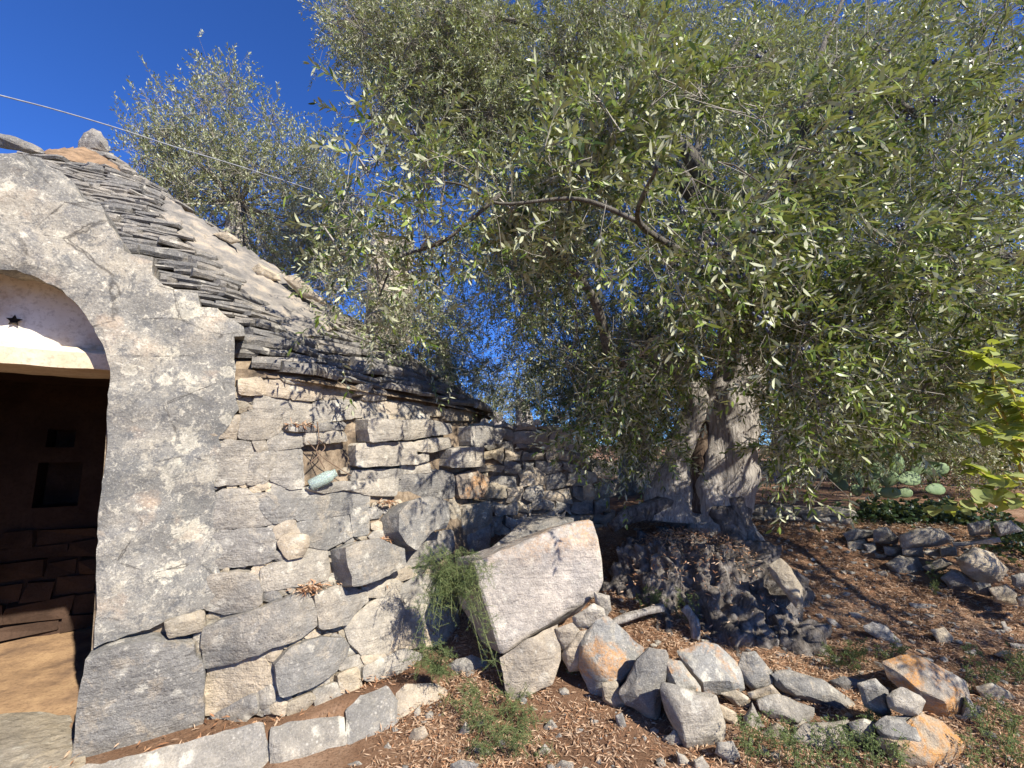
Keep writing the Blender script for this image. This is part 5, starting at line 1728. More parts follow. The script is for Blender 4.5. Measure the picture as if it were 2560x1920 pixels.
def attach(cen):
    """Join every sub-centre to the nearest wood: limb or a sub-centre already joined."""
    lim = np.zeros_like(cen)
    todo = list(range(len(cen)))
    nodes = np.array(NODES)
    dmin = np.array([np.min(np.linalg.norm(nodes - c, axis=1)) for c in cen])
    who = np.array([nodes[int(np.argmin(np.linalg.norm(nodes - c, axis=1)))] for c in cen])
    while todo:
        k = min(todo, key=lambda q: dmin[q])
        todo.remove(k)
        lim[k] = who[k]
        NODES.append(cen[k])
        for q in todo:
            d_ = np.linalg.norm(cen[q] - cen[k])
            if d_ < dmin[q]: dmin[q] = d_; who[q] = cen[k]
    return lim
def nearest_limb(c):
    d = np.linalg.norm(limb_pts - c, axis=1)
    return limb_pts[int(np.argmin(d))]
for layer, lst in (('near', NEAR), ('bough', BOUGH), ('mid', MID), ('far', FAR), ('side', SIDE)):
    for (x, y, rx, ry, d0, d1, n, m) in lst:
        n = int(n * {'near': 2.2, 'bough': 1.5, 'mid': 2.7, 'far': 3.7, 'side': 2.2}[layer]); m = int(m * 1.6)
        cen = img_points(x, y, rx, ry, d0, d1, m)
        sp = {'near': 0.11, 'bough': 0.10, 'mid': 0.17, 'far': 0.27, 'side': 0.2}[layer]
        base, idx = sub_clumps(cen, n, sp)
        lim = attach(cen)
        kp = sun_clear(base + np.array([0, 0, -0.03])) & open_clear(base)
        base, idx = base[kp], idx[kp]
        n = len(base)
        if n == 0: continue
        # branchlets: limb -> sub-centre -> spray bases, only where leaves hang
        a_, c_ = lim, cen
        ok_ = (np.linalg.norm(a_ - c_, axis=1) < 0.9) & open_clear(cen) & sun_clear(cen) & (np.bincount(idx, minlength=len(cen)) > 2)
        a_, c_ = a_[ok_], c_[ok_]
        mid = (a_ + c_) / 2 + rng.normal(0, 0.07, c_.shape)
        all_seg.append((a_, mid, 0.007, 0.005)); all_seg.append((mid, c_, 0.005, 0.003))
        all_seg.append((cen[idx], base, 0.0026, 0.0019))
        outw = unit(base - cen[idx]) * 0.8 + unit(cen[idx] - lim[idx] + 1e-6) * 0.7 + rng.normal(0, 0.5, base.shape)
        outw[:, 2] += {'near': 0.1, 'bough': 0.35}.get(layer, -0.1)
        L = rng.uniform(0.16, 0.34, n)
        pr = {'near': 9, 'bough': 9, 'mid': 10, 'far': 11, 'side': 9}[layer]
        ll = {'near': 0.070, 'bough': 0.088, 'mid': 0.060, 'far': 0.062, 'side': 0.06}[layer]
        lv, sg = sprays(base, outw, L, pr, ll, ll * 0.225, droop=rng.uniform(0.05, 0.5))
        (far_leaf if layer == 'far' else all_leaf).append(lv)
        if layer != 'far': tone.append(rng.uniform(0, 1, len(lv[0])) ** (0.7 if layer == 'bough' else 1.2)); all_seg += sg[:1] if layer == 'far' else sg[:3]
        if layer in ('near', 'bough'):
            k = rng.integers(0, n, int(n * 0.62))
            near_olive_pos.append(base[k] + unit(outw[k]) * (L[k] * rng.uniform(0.1, 0.6, len(k)))[:, None] + rng.normal(0, 0.012, (len(k), 3)))
B, Dd, Nn, LL, WW, CC = [np.concatenate([a[i] for a in all_leaf]) for i in range(6)]
V6 = leaves6(B, Dd, Nn, LL, WW, CC)
rn = np.concatenate(tone)
# the 300 leaves that show largest become parts of their own
rel = B + Dd / np.linalg.norm(Dd, axis=1, keepdims=True) * LL[:, None] * 0.5 - np.array(CAM)
dep = rel @ np.array(FWD)
px = 1280 + F_PX * rel[:, 0] / np.maximum(dep, 1e-3)
py = 960 - F_PX * (rel @ np.array(UP)) / np.maximum(dep, 1e-3)
vis_ok = (dep > 0.4) & (px > 20) & (px < 2540) & (py > 20) & (py < 1900)
keep_ok = dep > 1.15                                        # nothing right in the lens
score = np.where(vis_ok & keep_ok, LL / np.maximum(dep, 0.3), 0)
big = np.argsort(-score)[:300]
mask = np.ones(len(B), bool); mask[big] = False
mask &= ~((dep < 1.15) & (dep > -0.5))
fol = link_mesh('foliage', np_mesh('foliage', V6[mask] - np.array(ORG[olive]), 6, LEAF6_F, rn[mask]), olive, ORG[olive], M['leaf'], True)
fol['kind'] = 'stuff'
fa = [np.concatenate([a[i] for a in far_leaf]) for i in range(6)]
fo2 = link_mesh('foliage', np_mesh('foliage', leaves4(*fa) - np.array(ORG[olive]), 4, LEAF4_F, rng.uniform(0, 1, len(fa[0])) ** 1.1), olive, ORG[olive], M['leaf_far'], True)
fo2['kind'] = 'stuff'
leaf_meshes = []
one = leaves6(np.zeros((1, 3)), np.array([[0, 1.0, 0]]), np.array([[0, 0, 1.0]]), np.array([1.0]), np.array([0.225]), np.array([0.25]))
for k in range(5):
    me = np_mesh('leaf', one, 6, LEAF6_F, np.array([k / 4.0]))
    me.materials.append(M['leaf'])
    me.polygons.foreach_set('use_smooth', [True] * len(me.polygons))
    leaf_meshes.append(me)
OL = ORG[olive]
for i in big:
    d = Vector(Dd[i]).normalized()
    n = Vector(Nn[i]); n = (n - d * n.dot(d)).normalized()
    s = d.cross(n)
    o = bpy.data.objects.new('leaf', leaf_meshes[int(rn[i] * 4.99)])
    COL.objects.link(o)
    o.parent = olive
    Mx = Matrix((( -s.x, d.x, n.x, B[i][0] - OL.x), (-s.y, d.y, n.y, B[i][1] - OL.y), (-s.z, d.z, n.z, B[i][2] - OL.z), (0, 0, 0, 1)))
    Mx = Matrix(((s.x, d.x, n.x, B[i][0] - OL.x), (s.y, d.y, n.y, B[i][1] - OL.y), (s.z, d.z, n.z, B[i][2] - OL.z), (0, 0, 0, 1)))
    o.matrix_basis = Mx @ Matrix.Diagonal((WW[i] / 0.225, LL[i], LL[i], 1))
sv = np.concatenate([sticks(a, b, ra, rb) for a, b, ra, rb in all_seg])
c_ = sv.mean(1) - np.array(CAM)
dep_s = c_ @ np.array(FWD)
sv = sv[~((dep_s < 1.1) & (dep_s > -0.5))]
tw_ = link_mesh('twig', np_mesh('twig', sv - np.array(OL), 6, TUBE3_F), olive, OL, M['twig'])
tw_['kind'] = 'stuff'
# black olives
op = np.concatenate(near_olive_pos)
op = np.repeat(op, 3, 0) + rng.normal(0, 0.014, (len(op) * 3, 3))
rel = op - np.array(CAM)
dp = rel @ np.array(FWD)
ok = (dp > 1.3)
op, dp = op[ok], dp[ok]
bmo = bmesh.new()
bmesh.ops.create_uvsphere(bmo, u_segments=8, v_segments=6, radius=1.0)
bmesh.ops.scale(bmo, vec=(0.0078, 0.0078, 0.0105), verts=bmo.verts)
me_o = bpy.data.meshes.new('olive'); bmo.to_mesh(me_o); bmo.free()
me_o.materials.append(M['olive'])
me_o.polygons.foreach_set('use_smooth', [True] * len(me_o.polygons))
order = np.argsort(dp)
for i in order[:220]:
    o = bpy.data.objects.new('olive', me_o)
    COL.objects.link(o)
    o.parent = olive
    o.location = Vector(op[i]) - OL
    o.rotation_euler = (rng.uniform(-.5, .5), rng.uniform(-.5, .5), 0)
    sc = rng.uniform(0.8, 1.15)
    o.scale = (sc, sc, sc)
oct_v = np.array([(0, 0, 1.35), (1, 0, 0), (0, 1, 0), (-1, 0, 0), (0, -1, 0), (0, 0, -1.35)]) * 0.0062
rest = op[order[220:1600]]
ov = rest[:, None, :] + oct_v[None] - np.array(OL)
of_ = [(0, 1, 2), (0, 2, 3), (0, 3, 4), (0, 4, 1), (5, 2, 1), (5, 3, 2), (5, 4, 3), (5, 1, 4)]
o = link_mesh('olive_fruit', np_mesh('olive_fruit', ov, 6, of_), olive, OL, M['olive'], True)
o['kind'] = 'stuff'

# ================================================================== TREES BEHIND
def far_tree(label, trunk_pts, trunk_r, clumps, mat='leaf_far', leaf=0.06, pairs=9, group='olive trees behind the hut and wall', cat='olive tree', four=True, name='olive_tree', spread=0.3, wratio=0.31, limbs=True, bark='bark', upd=0.5):
    base = Vector(trunk_pts[0])
    t = thing(name, tuple(base), label, cat, group)
    pp = spline(trunk_pts, 6)
    v, f = tube(pp, interp(trunk_r, 6), 16, 0.10, trunk_r[0] * 17, lump=0.25)
    build('trunk', v, f, M[bark], t, smooth=True)
    top = np.array(trunk_pts[-1])
    lv_all, seg = [], []
    for (x, y, rx, ry, d0, d1, n, m) in clumps:
        n = int(n * 3.0); m = int(m * 2)
        cen = img_points(x, y, rx, ry, d0, d1, m)
        base_, idx = sub_clumps(cen, n, spread)
        if limbs:
            for c in cen[:max(1, m // 7)]:
                mid = (top + c) / 2 + rng.normal(0, 0.15, 3)
                mid[2] -= 0.1
                a = np.array([top, mid]); b = np.array([mid, c])
                seg.append((a[:1], b[:1], 0.028, 0.018)); seg.append((a[1:], b[1:], 0.018, 0.006))
        seg.append((cen[idx], base_, 0.004, 0.0025))
        dirn = unit(base_ - cen[idx]) * 0.5 + rng.normal(0, 0.45, base_.shape)
        dirn[:, 2] += upd
        lv, sg = sprays(base_, dirn, rng.uniform(0.2, 0.42, n), pairs, leaf, leaf * wratio, droop=0.1)
        lv_all.append(lv)
        seg += [(a, b, ra * 0.8, rb * 0.8) for a, b, ra, rb in sg[:2]]
    A = [np.concatenate([q[i] for q in lv_all]) for i in range(6)]
    r_ = rng.uniform(0, 1, len(A[0]))
    if four:
        me = np_mesh('foliage', leaves4(*A) - np.array(base), 4, LEAF4_F, r_)
    else:
        me = np_mesh('foliage', leaves6(*A) - np.array(base), 6, LEAF6_F, r_)
    o = link_mesh('foliage', me, t, base, M[mat], False); o['kind'] = 'stuff'
    s_ = np.concatenate([sticks(*q) for q in seg])
    o = link_mesh('twig', np_mesh('twig', s_ - np.array(base), 6, TUBE3_F), t, base, M['twig']); o['kind'] = 'stuff'
    return t

gz = lambda p: Vector((p.x, p.y, ground_z(p.x, p.y)))
q = DP(520, 640, 8.0)
far_tree('tall loose olive tree behind the conical roof, against open blue sky', [Vector((q.x, q.y, 0.6)), q, DP(510, 520, 8.0), DP(515, 440, 8.0)], [0.3, 0.26, 0.2, 0.12],
         [(480, 250, 55, 70, 7.4, 8.6, 70, 9), (350, 300, 55, 75, 7.4, 8.6, 70, 9), (420, 290, 60, 60, 7.4, 8.6, 60, 9), (560, 320, 75, 80, 7.4, 8.6, 110, 12), (340, 380, 75, 70, 7.2, 8.6, 90, 11), (650, 390, 70, 70, 7.2, 8.6, 90, 10), (700, 350, 30, 50, 7.4, 8.4, 24, 4),
          (470, 430, 150, 100, 7.0, 9.0, 260, 26), (640, 500, 130, 90, 7.0, 9.0, 240, 22), (540, 560, 160, 70, 7.0, 9.0, 190, 18), (730, 450, 60, 60, 7.2, 8.6, 60, 7), (720, 590, 90, 60, 7.0, 8.6, 110, 10), (500, 185, 14, 25, 7.8, 8.2, 8, 3), (325, 215, 10, 20, 7.8, 8.2, 6, 2), (430, 215, 10, 20, 7.8, 8.2, 6, 2)],
         leaf=0.068, pairs=8, spread=0.2, upd=0.9)
q = DP(960, 800, 8.5)
far_tree('smaller olive tree showing over the right end of the roof', [Vector((q.x, q.y, 0.7)), q, DP(955, 740, 8.5)], [0.22, 0.18, 0.1],
         [(940, 720, 80, 80, 8.0, 9.0, 150, 14), (960, 800, 80, 60, 8.0, 9.0, 130, 12), (890, 640, 60, 60, 8.0, 9.0, 50, 8), (1000, 850, 50, 40, 8.0, 9.0, 50, 6)], leaf=0.062, pairs=8)
q = DP(1132, 905, 13)
far_tree('distant small olive with forked bare trunk seen over the dry stone wall', [Vector((q.x, q.y, 0.8)), q, DP(1128, 880, 13), DP(1118, 862, 13)], [0.28, 0.25, 0.22, 0.12],
         [(1110, 830, 60, 25, 12.5, 13.5, 70, 8), (1170, 840, 40, 40, 12.5, 13.5, 60, 7), (1080, 850, 30, 20, 12.5, 13.5, 24, 4)], leaf=0.075, pairs=8)
q = DP(1075, 905, 20)
far_tree('far round silvery olive tree between the roof end and the forked trunk', [Vector((q.x, q.y, 0.9)), q, DP(1075, 890, 20)], [0.3, 0.25, 0.2],
         [(1070, 885, 50, 24, 19, 21, 130, 12)], leaf=0.10, pairs=8, spread=0.4)
q = DP(1370, 1000, 7.6)
far_tree('dark leafy olive with low branches behind the end of the dry stone wall', [Vector((q.x, q.y, 0.7)), DP(1372, 960, 7.6), DP(1370, 900, 7.6)], [0.35, 0.28, 0.2],
         [(1290, 830, 120, 110, 6.6, 8.2, 260, 22), (1400, 800, 120, 120, 6.6, 8.2, 220, 18), (1240, 930, 60, 50, 6.6, 7.8, 60, 8), (1370, 930, 90, 40, 6.8, 8.0, 80, 8)], leaf=0.062, pairs=8)
q = DP(1700, 960, 9)
far_tree('olive tree behind the big trunk on its right, half hidden in shade', [Vector((q.x, q.y, 0.72)), q, DP(1705, 860, 9)], [0.3, 0.25, 0.2],
         [(1720, 780, 150, 150, 7.5, 9.5, 420, 30), (1690, 930, 70, 50, 8, 10, 50, 7), (1800, 650, 160, 120, 8, 10, 200, 18)], leaf=0.065, pairs=8)
q = DP(1930, 960, 10)
far_tree('pale olive tree across the field above the prickly pear', [Vector((q.x, q.y, 0.72)), q, DP(1935, 880, 10)], [0.3, 0.25, 0.2],
         [(1930, 800, 200, 150, 8, 10, 460, 30), (1900, 930, 120, 50, 9, 11, 90, 8), (2060, 660, 140, 120, 9, 11, 170, 16)], leaf=0.068, pairs=8)
q = DP(2180, 960, 8)
far_tree('dense dark olive tree at the right edge behind the broad leaved shrub', [Vector((q.x, q.y, 0.72)), q, DP(2180, 860, 8)], [0.3, 0.25, 0.2],
         [(2170, 760, 130, 150, 7, 9, 300, 24), (2140, 920, 110, 70, 7, 9, 120, 12)], leaf=0.062, pairs=8, mat='leaf')

# scrub: yellowing shrubs in front of the far trees
def shrub(label, pos, clumps, mat, leaf, wr, group, name='shrub', cat='shrub', pairs=6, spread=0.12):
    return far_tree(label, [Vector(pos), Vector(pos) + Vector((0.02, 0.02, 0.2)), Vector(pos) + Vector((0.05, 0, 0.4))], [0.03, 0.022, 0.012], clumps, mat, leaf, pairs, group, cat, True, name, spread, wr, True, 'bark', 0.3)
for (x, y, d, lb) in ((1880, 990, 7.5, 'yellowing scrub bush behind the prickly pear on the left'), (2010, 985, 7.2, 'brown and olive scrub bush right behind the prickly pear'), (2130, 1000, 6.6, 'russet scrub bush by the right edge behind the broad leaves')):
    c = DP(x, 1060, d)
    shrub(lb, (c.x, c.y, ground_z(c.x, c.y)), [(x, y, 75, 50, d - .4, d + .4, 150, 14)], 'leaf_brown', 0.05, 0.42, 'scrub bushes behind the prickly pear')

# a far wood closing the field: one mass
lines = [rng.uniform(-60, 90, 2600)]
X = rng.uniform(-70, 110, 2600)
Y = 24 + rng.uniform(0, 10, 2600) + 0.05 * np.abs(X)
Hh = 2.0 + 3.0 * np.abs(np.sin(X * 0.35) + 0.6 * np.sin(X * 0.83 + 1)) * rng.uniform(0.2, 1, 2600) ** 0.6
base_ = np.stack([X, Y, Hh * rng.uniform(0.1, 1.0, 2600) + 0.7], 1)
lv, _ = sprays(base_, rng.normal(0, 1, (2600, 3)) + np.array([0, 0, 0.6]), rng.uniform(0.8, 1.6, 2600), 7, 0.34, 0.12, droop=0.1)
me = np_mesh('far_wood', leaves4(*lv), 4, LEAF4_F, rng.uniform(0, 1, len(lv[0])))
o = link_mesh('far_wood', me, None, None, M['leaf_far'], False)
tag(o, 'far line of grey green olive trees closing the field', 'wood', kind='stuff')

# ================================================================== IVY BANK, SHRUB, PRICKLY PEAR, WEEDS
# dark ivy bank behind the tumbled wall
c = DP(1950, 1150, 4.6)
ivy = thing('ivy', (c.x, c.y, 0.5), 'dark green ivy filling the shaded hollow behind the tumbled wall', 'ivy')
pts = np.concatenate([img_points(1890, 1115, 95, 32, 4.6, 5.1, 260), img_points(2010, 1120, 90, 34, 4.5, 5.0, 240), img_points(2180, 1180, 60, 60, 3.9, 4.4, 160), img_points(2110, 1130, 70, 30, 4.4, 4.9, 120)])
lv, sg = sprays(pts, rng.normal(0, 1, pts.shape) + np.array([0, -0.6, 0.2]), rng.uniform(0.08, 0.16, len(pts)), 5, 0.045, 0.036, droop=0.3)
o = link_mesh('foliage', np_mesh('foliage', leaves6(*lv) - np.array(ORG[ivy]), 6, LEAF6_F, rng.uniform(0, 1, len(lv[0]))), ivy, ORG[ivy], M['leaf_dark'], True); o['kind'] = 'stuff'
o = link_mesh('stem', np_mesh('stem', np.concatenate([sticks(*q) for q in sg]) - np.array(ORG[ivy]), 6, TUBE3_F), ivy, ORG[ivy], M['stem']); o['kind'] = 'stuff'

# bright broad-leaved shrub at the right edge
sb = DP(2200, 1130, 2.9)
broad = thing('broad_leaved_shrub', (sb.x, sb.y, ground_z(sb.x, sb.y)), 'sunlit shrub with broad yellow green leaves and ochre shoots at the right edge', 'shrub')
BL_F = [(0, 1, 2), (0, 2, 3), (0, 3, 4), (0, 4, 5), (0, 5, 6), (0, 6, 7), (0, 7, 8)]
def broad_leaf(rn_):
    pts = [(0, 0, 0), (-0.30, 0.12, .05), (-0.42, 0.40, .07), (-0.28, 0.75, .02), (0, 1.02, -.10), (0.28, 0.75, .02), (0.42, 0.40, .07), (0.30, 0.12, .05), (0.02, 0.0, 0)]
    me = np_mesh('leaf', np.array([pts]), 9, BL_F, np.array([rn_]))
    me.materials.append(M['leaf_broad'])
    me.polygons.foreach_set('use_smooth', [True] * len(me.polygons))
    return me
bl = [broad_leaf(k / 4) for k in range(5)]
shoots = [[(2230, 1110, 2.44), (2200, 1000, 2.27), (2160, 900, 2.18), (2120, 840, 2.10)], [(2240, 1060, 2.35), (2190, 940, 2.18), (2150, 850, 2.10), (2142, 740, 2.10)], [(2260, 980, 2.27), (2220, 900, 2.10), (2180, 850, 2.06), (2060, 825, 2.10)],
          [(2250, 1120, 2.35), (2170, 1080, 2.27), (2080, 1090, 2.27), (2010, 1105, 2.31)], [(2260, 1100, 2.18), (2220, 1040, 2.10), (2140, 1030, 2.10), (2090, 1000, 2.10)], [(2290, 1050, 2.18), (2250, 960, 2.10), (2210, 900, 2.02), (2190, 860, 2.02)], [(2240, 980, 2.1), (2200, 880, 2.05), (2150, 790, 2.05), (2100, 770, 2.1)], [(2270, 1080, 2.2), (2210, 1080, 2.15), (2150, 1060, 2.1), (2110, 1050, 2.1)], [(2260, 960, 2.1), (2200, 950, 2.05), (2150, 940, 2.05), (2090, 920, 2.1)]]
rb = random.Random(12)
for sh in shoots:
    pp = spline([DP(*q) for q in sh], 6)
    v, f = tube(pp, [0.009 - 0.007 * i / len(pp) for i in range(len(pp))], 6)
    build('shoot', v, f, M['shoot'], broad, smooth=True)
    for i in range(4, len(pp)):
        for k in range(rb.choice([1, 2, 2, 3])):
            o = bpy.data.objects.new('leaf', rb.choice(bl))
            COL.objects.link(o); o.parent = broad
            sc = rb.uniform(0.045, 0.08)
            o.location = pp[i] - ORG[broad] + Vector((rb.uniform(-.02, .02), rb.uniform(-.02, .02), rb.uniform(-.02, .02)))
            o.rotation_euler = (rb.uniform(-1.0, 0.5), rb.uniform(-0.7, 0.7), rb.uniform(0, 6.28))
            o.scale = (sc, sc, sc)

# prickly pear
pc = DP(1850, 1085, 5.5)
pear = thing('prickly_pear', (pc.x, pc.y, ground_z(pc.x, pc.y)), 'sprawling prickly pear cactus with flat grey green pads behind the short wall', 'cactus')
PADS = [(415, 330, 38, 52, 10), (520, 350, 32, 52, -15), (583, 385, 26, 34, 0), (650, 355, 34, 44, 15), (690, 290, 44, 52, 60), (745, 355, 62, 30, 80), (865, 315, 58, 26, 70), (650, 418, 58, 24, 95), (505, 405, 40, 24, 110), (860, 402, 55, 24, 85),
        (490, 185, 40, 26, 60), (455, 300, 30, 46, 25), (600, 320, 30, 46, 30), (560, 300, 34, 44, -30), (780, 310, 30, 44, 40), (440, 380, 40, 24, 100), (720, 420, 40, 20, 80)]
rp = random.Random(4)
for (x, y, a, b_, ang) in PADS:
    q = S('R8', [(x, y)])[0]
    d = 5.55 + rp.uniform(-.25, .25)
    c = P(q[0], q[1], d)
    sx, sy = max(a, b_) * 0.9 / 1.8029 * d / F_PX, min(a, b_) / 1.8029 * d / F_PX * 1.35
    V, Fs = [], []
    nr_, na = 5, 14
    tp = 0.02
    up_ = Vector((math.sin(R(ang)), rp.uniform(-.3, .3), math.cos(R(ang)))).normalized()
    nrm = Vector((rp.uniform(-.6, .6), -1, rp.uniform(-.2, .5))).normalized()
    nrm = (nrm - up_ * nrm.dot(up_)).normalized()
    sd = up_.cross(nrm)
    for i in range(nr_):
        ph = -math.pi / 2 + math.pi * (i + 0.5) / nr_ if False else None
    rings = [(0.0, -1), (0.6, -0.85), (0.92, -0.4), (1.0, 0), (0.92, 0.4), (0.6, 0.85), (0.0, 1)]
    idx = []
    for rr_, hh in rings:
        if rr_ == 0:
            idx.append([len(V)]); V.append(c + nrm * tp * hh)
        else:
            r_ = []
            for k in range(na):
                t = 2 * math.pi * k / na
                w = (0.80 + 0.20 * math.cos(t))
                r_.append(len(V)); V.append(c + up_ * (sx * rr_ * math.cos(t)) + sd * (sy * rr_ * math.sin(t) * w) + nrm * tp * hh)
            idx.append(r_)
    for A_, B_ in zip(idx, idx[1:]):
        for k in range(na):
            k2 = (k + 1) % na
            if len(A_) == 1: Fs.append((A_[0], B_[k], B_[k2]))
            elif len(B_) == 1: Fs.append((A_[k], A_[k2], B_[0]))
            else: Fs.append((A_[k], A_[k2], B_[k2], B_[k]))
    build('pad', V, Fs, M['cactus'], pear, smooth=True)

# feathery asparagus and weeds: arching stems, side shoots, needles
def feather(label, root, stems, name, mat, needle=0.014, nw=0.0016, side=14, per=14, cat='plant', group=None, stem_r=0.0022, seed=1, side_len=0.09, stem_mat='stem'):
    t = thing(name, tuple(root), label, cat, group)
    rr = np.random.default_rng(seed)
    B_, D_, segs = [], [], []
    for pts in stems:
        pp = spline(pts, 6)
        v, f = tube(pp, [stem_r * (1 - 0.7 * i / len(pp)) for i in range(len(pp))], 5)
        build('stem', v, f, M[stem_mat], t, smooth=True)
        P_ = np.array([tuple(q) for q in pp])
        for k in range(side):
            i = rr.uniform(0.15, 0.99) * (len(P_) - 1)
            a = P_[int(i)] + (P_[min(int(i) + 1, len(P_) - 1)] - P_[int(i)]) * (i % 1)
            d = unit(rr.normal(0, 1, 3) + np.array([0, 0, 0.25]))
            L = side_len * rr.uniform(0.5, 1.25)
            e = a + d * L - np.array([0, 0, L * 0.25])
            segs.append((a, e))
            for m in range(per):
                s = rr.uniform(0.15, 1)
                B_.append(a + (e - a) * s)
                D_.append(unit(d * 0.7 + rr.normal(0, 0.8, 3)))
    B_, D_ = np.array(B_), np.array(D_)
    n = len(B_)
    V = leaves4(B_, D_, rr.normal(0, 1, (n, 3)), needle * rr.uniform(.6, 1.3, n), np.full(n, nw), np.zeros(n))
    o = link_mesh('foliage', np_mesh('foliage', V - np.array(ORG[t]), 4, LEAF4_F, rr.uniform(0, 1, n)), t, ORG[t], M[mat], False); o['kind'] = 'stuff'
    a = np.array([s[0] for s in segs]); b = np.array([s[1] for s in segs])
    o = link_mesh('side_shoot', np_mesh('side_shoot', sticks(a, b, stem_r * 0.5, stem_r * 0.25) - np.array(ORG[t]), 6, TUBE3_F), t, ORG[t], M['stem']); o['kind'] = 'stuff'
    return t

r0 = DP(975, 1290, 2.66)
ra = random.Random(9)
stems = []
for k in range(44):
    tx, ty = ra.uniform(890, 1065), ra.uniform(1215, 1400)
    stems.append([DP(975 + ra.uniform(-20, 20), 1290 + ra.uniform(-20, 40), 2.66), DP((975 + tx) / 2 + ra.uniform(-12, 12), min(1240, ty - 20) + ra.uniform(-20, 20), 2.6), DP(tx, ty, 2.5 + ra.uniform(-.1, .05))])
for tx, ty in ((1085, 1480), (1070, 1440), (1060, 1350), (1040, 1420), (925, 1210), (1000, 1195), (960, 1200), (905, 1390)):
    stems.append([DP(980, 1270, 2.64), DP((980 + tx) / 2, (1240 + ty) / 2 - 30, 2.54), DP(tx, ty, 2.44)])
feather('feathery wild asparagus bush hanging between the hut wall and the tilted block', r0, stems, 'asparagus_bush', 'needle', seed=2, side=20, per=20, side_len=0.075)
stems = []
for k in range(20):
    tx, ty = ra.uniform(880, 1000), ra.uniform(1395, 1460)
    stems.append([DP(945 + ra.uniform(-25, 25), 1455, 2.5), DP((945 + tx) / 2, ty - 10, 2.46), DP(tx, ty, 2.42)])
feather('low feathery asparagus tuft on the ledge below the bigger bush', DP(945, 1455, 2.5), stems, 'asparagus_bush', 'needle', seed=3, side=16, per=16, side_len=0.05)
stems = []
for k in range(34):
    bx, by = ra.uniform(990, 1160), ra.uniform(1500, 1640)
    d = ghit(bx * K, by * K)
    stems.append([DP(bx, by, d), DP(bx + ra.uniform(-20, 20), by - 20, d - .03), DP(bx + ra.uniform(-45, 45), by - ra.uniform(15, 50), d - .06)])
feather('thin sprawling asparagus trailing over the stones at bottom centre', stems[0][0], stems, 'asparagus_bush', 'needle', seed=4, side=18, per=18, side_len=0.06)

def weed_patch(label, x0, x1, y0, y1, n, hgt, seed, mat='weed'):
    rr = random.Random(seed)
    st = []
    for k in range(n):
        bx, by = rr.uniform(x0, x1), rr.uniform(y0, y1)
        d = ghit(bx * K, by * K) - rr.uniform(0, .06)
        b = DP(bx, by, d)
        lean = Vector((rr.uniform(-.05, .05), rr.uniform(-.05, .03), 0))
        h = hgt * rr.uniform(0.6, 1.3)
        st.append([b, b + lean * .4 + Vector((0, 0, h * .55)), b + lean + Vector((0, 0, h))])
    return feather(label, st[0][0], st, 'weed', mat, 0.013, 0.0042, 10, 9, 'weed', 'green weeds among the rocks', 0.0018, seed, 0.035)
weed_patch('bushy green weed in front of the pale boulder with the hollow face', 1600, 1720, 1600, 1665, 22, 0.14, 21)
weed_patch('wide green weed clump at the bottom edge before the broad dappled boulder', 1720, 1900, 1610, 1680, 30, 0.14, 22)
weed_patch('green weeds left of the orange and white crusted slab', 1880, 1960, 1580, 1665, 16, 0.13, 23)
weed_patch('thin grassy weeds in the bottom right corner', 2090, 2215, 1550, 1680, 30, 0.14, 24)
weed_patch('dark green herbs on the litter behind the long low grey rock', 1780, 1960, 1410, 1450, 26, 0.09, 25, 'needle')
weed_patch('sparse green herbs at the right edge above the ochre rock', 2080, 2215, 1430, 1500, 22, 0.10, 26)
weed_patch('grey green tuft growing against the front of the gnarled roots', 1380, 1520, 1300, 1340, 26, 0.15, 27, 'needle')
weed_patch('small leafy weed by the tumbled wall', 2010, 2060, 1240, 1290, 10, 0.12, 28)
weed_patch('tiny green seedling in the leaf litter below the reddish cream stone', 1232, 1240, 1445, 1452, 3, 0.035, 29)
weed_patch('bright green shoot on top of the tilted block behind its edge', 1057, 1064, 1195, 1205, 3, 0.08, 30)

# ================================================================== BOTTLE, TWIGS, CABLE
# glass jar lying in the wall niche
jc, jn = wall_map(*S('R4', [(575, 1560)])[0])
jc = jc + jn * 0.045
ax = (P(*S('R4', [(690, 1505)])[0], 1) - P(*S('R4', [(575, 1550)])[0], 1)).normalized()
ax = (ax - jn * 0.55).normalized()
prof = [(0.0, 0.0), (0.030, 0.0), (0.037, 0.006), (0.038, 0.05), (0.038, 0.115), (0.034, 0.13), (0.026, 0.138), (0.026, 0.165), (0.023, 0.165), (0.023, 0.14), (0.031, 0.128), (0.034, 0.11), (0.034, 0.012), (0.0, 0.010)]
s1 = ax.cross(Vector((0, 0, 1))).normalized(); s2 = ax.cross(s1)
V, Fs, seg = [], [], 20
for r_, h_ in prof:
    for k in range(seg):
        a = 2 * math.pi * k / seg
        V.append(jc - ax * 0.05 + ax * h_ + (s1 * math.cos(a) + s2 * math.sin(a)) * max(r_, 1e-4))
for i in range(len(prof) - 1):
    for k in range(seg):
        Fs.append((i * seg + k, i * seg + (k + 1) % seg, (i + 1) * seg + (k + 1) % seg, (i + 1) * seg + k))
o = build('glass_jar', V, Fs, M['glass'], None, smooth=True)
tag(o, 'pale green glass jar lying on its side in a niche of the hut wall', 'jar')
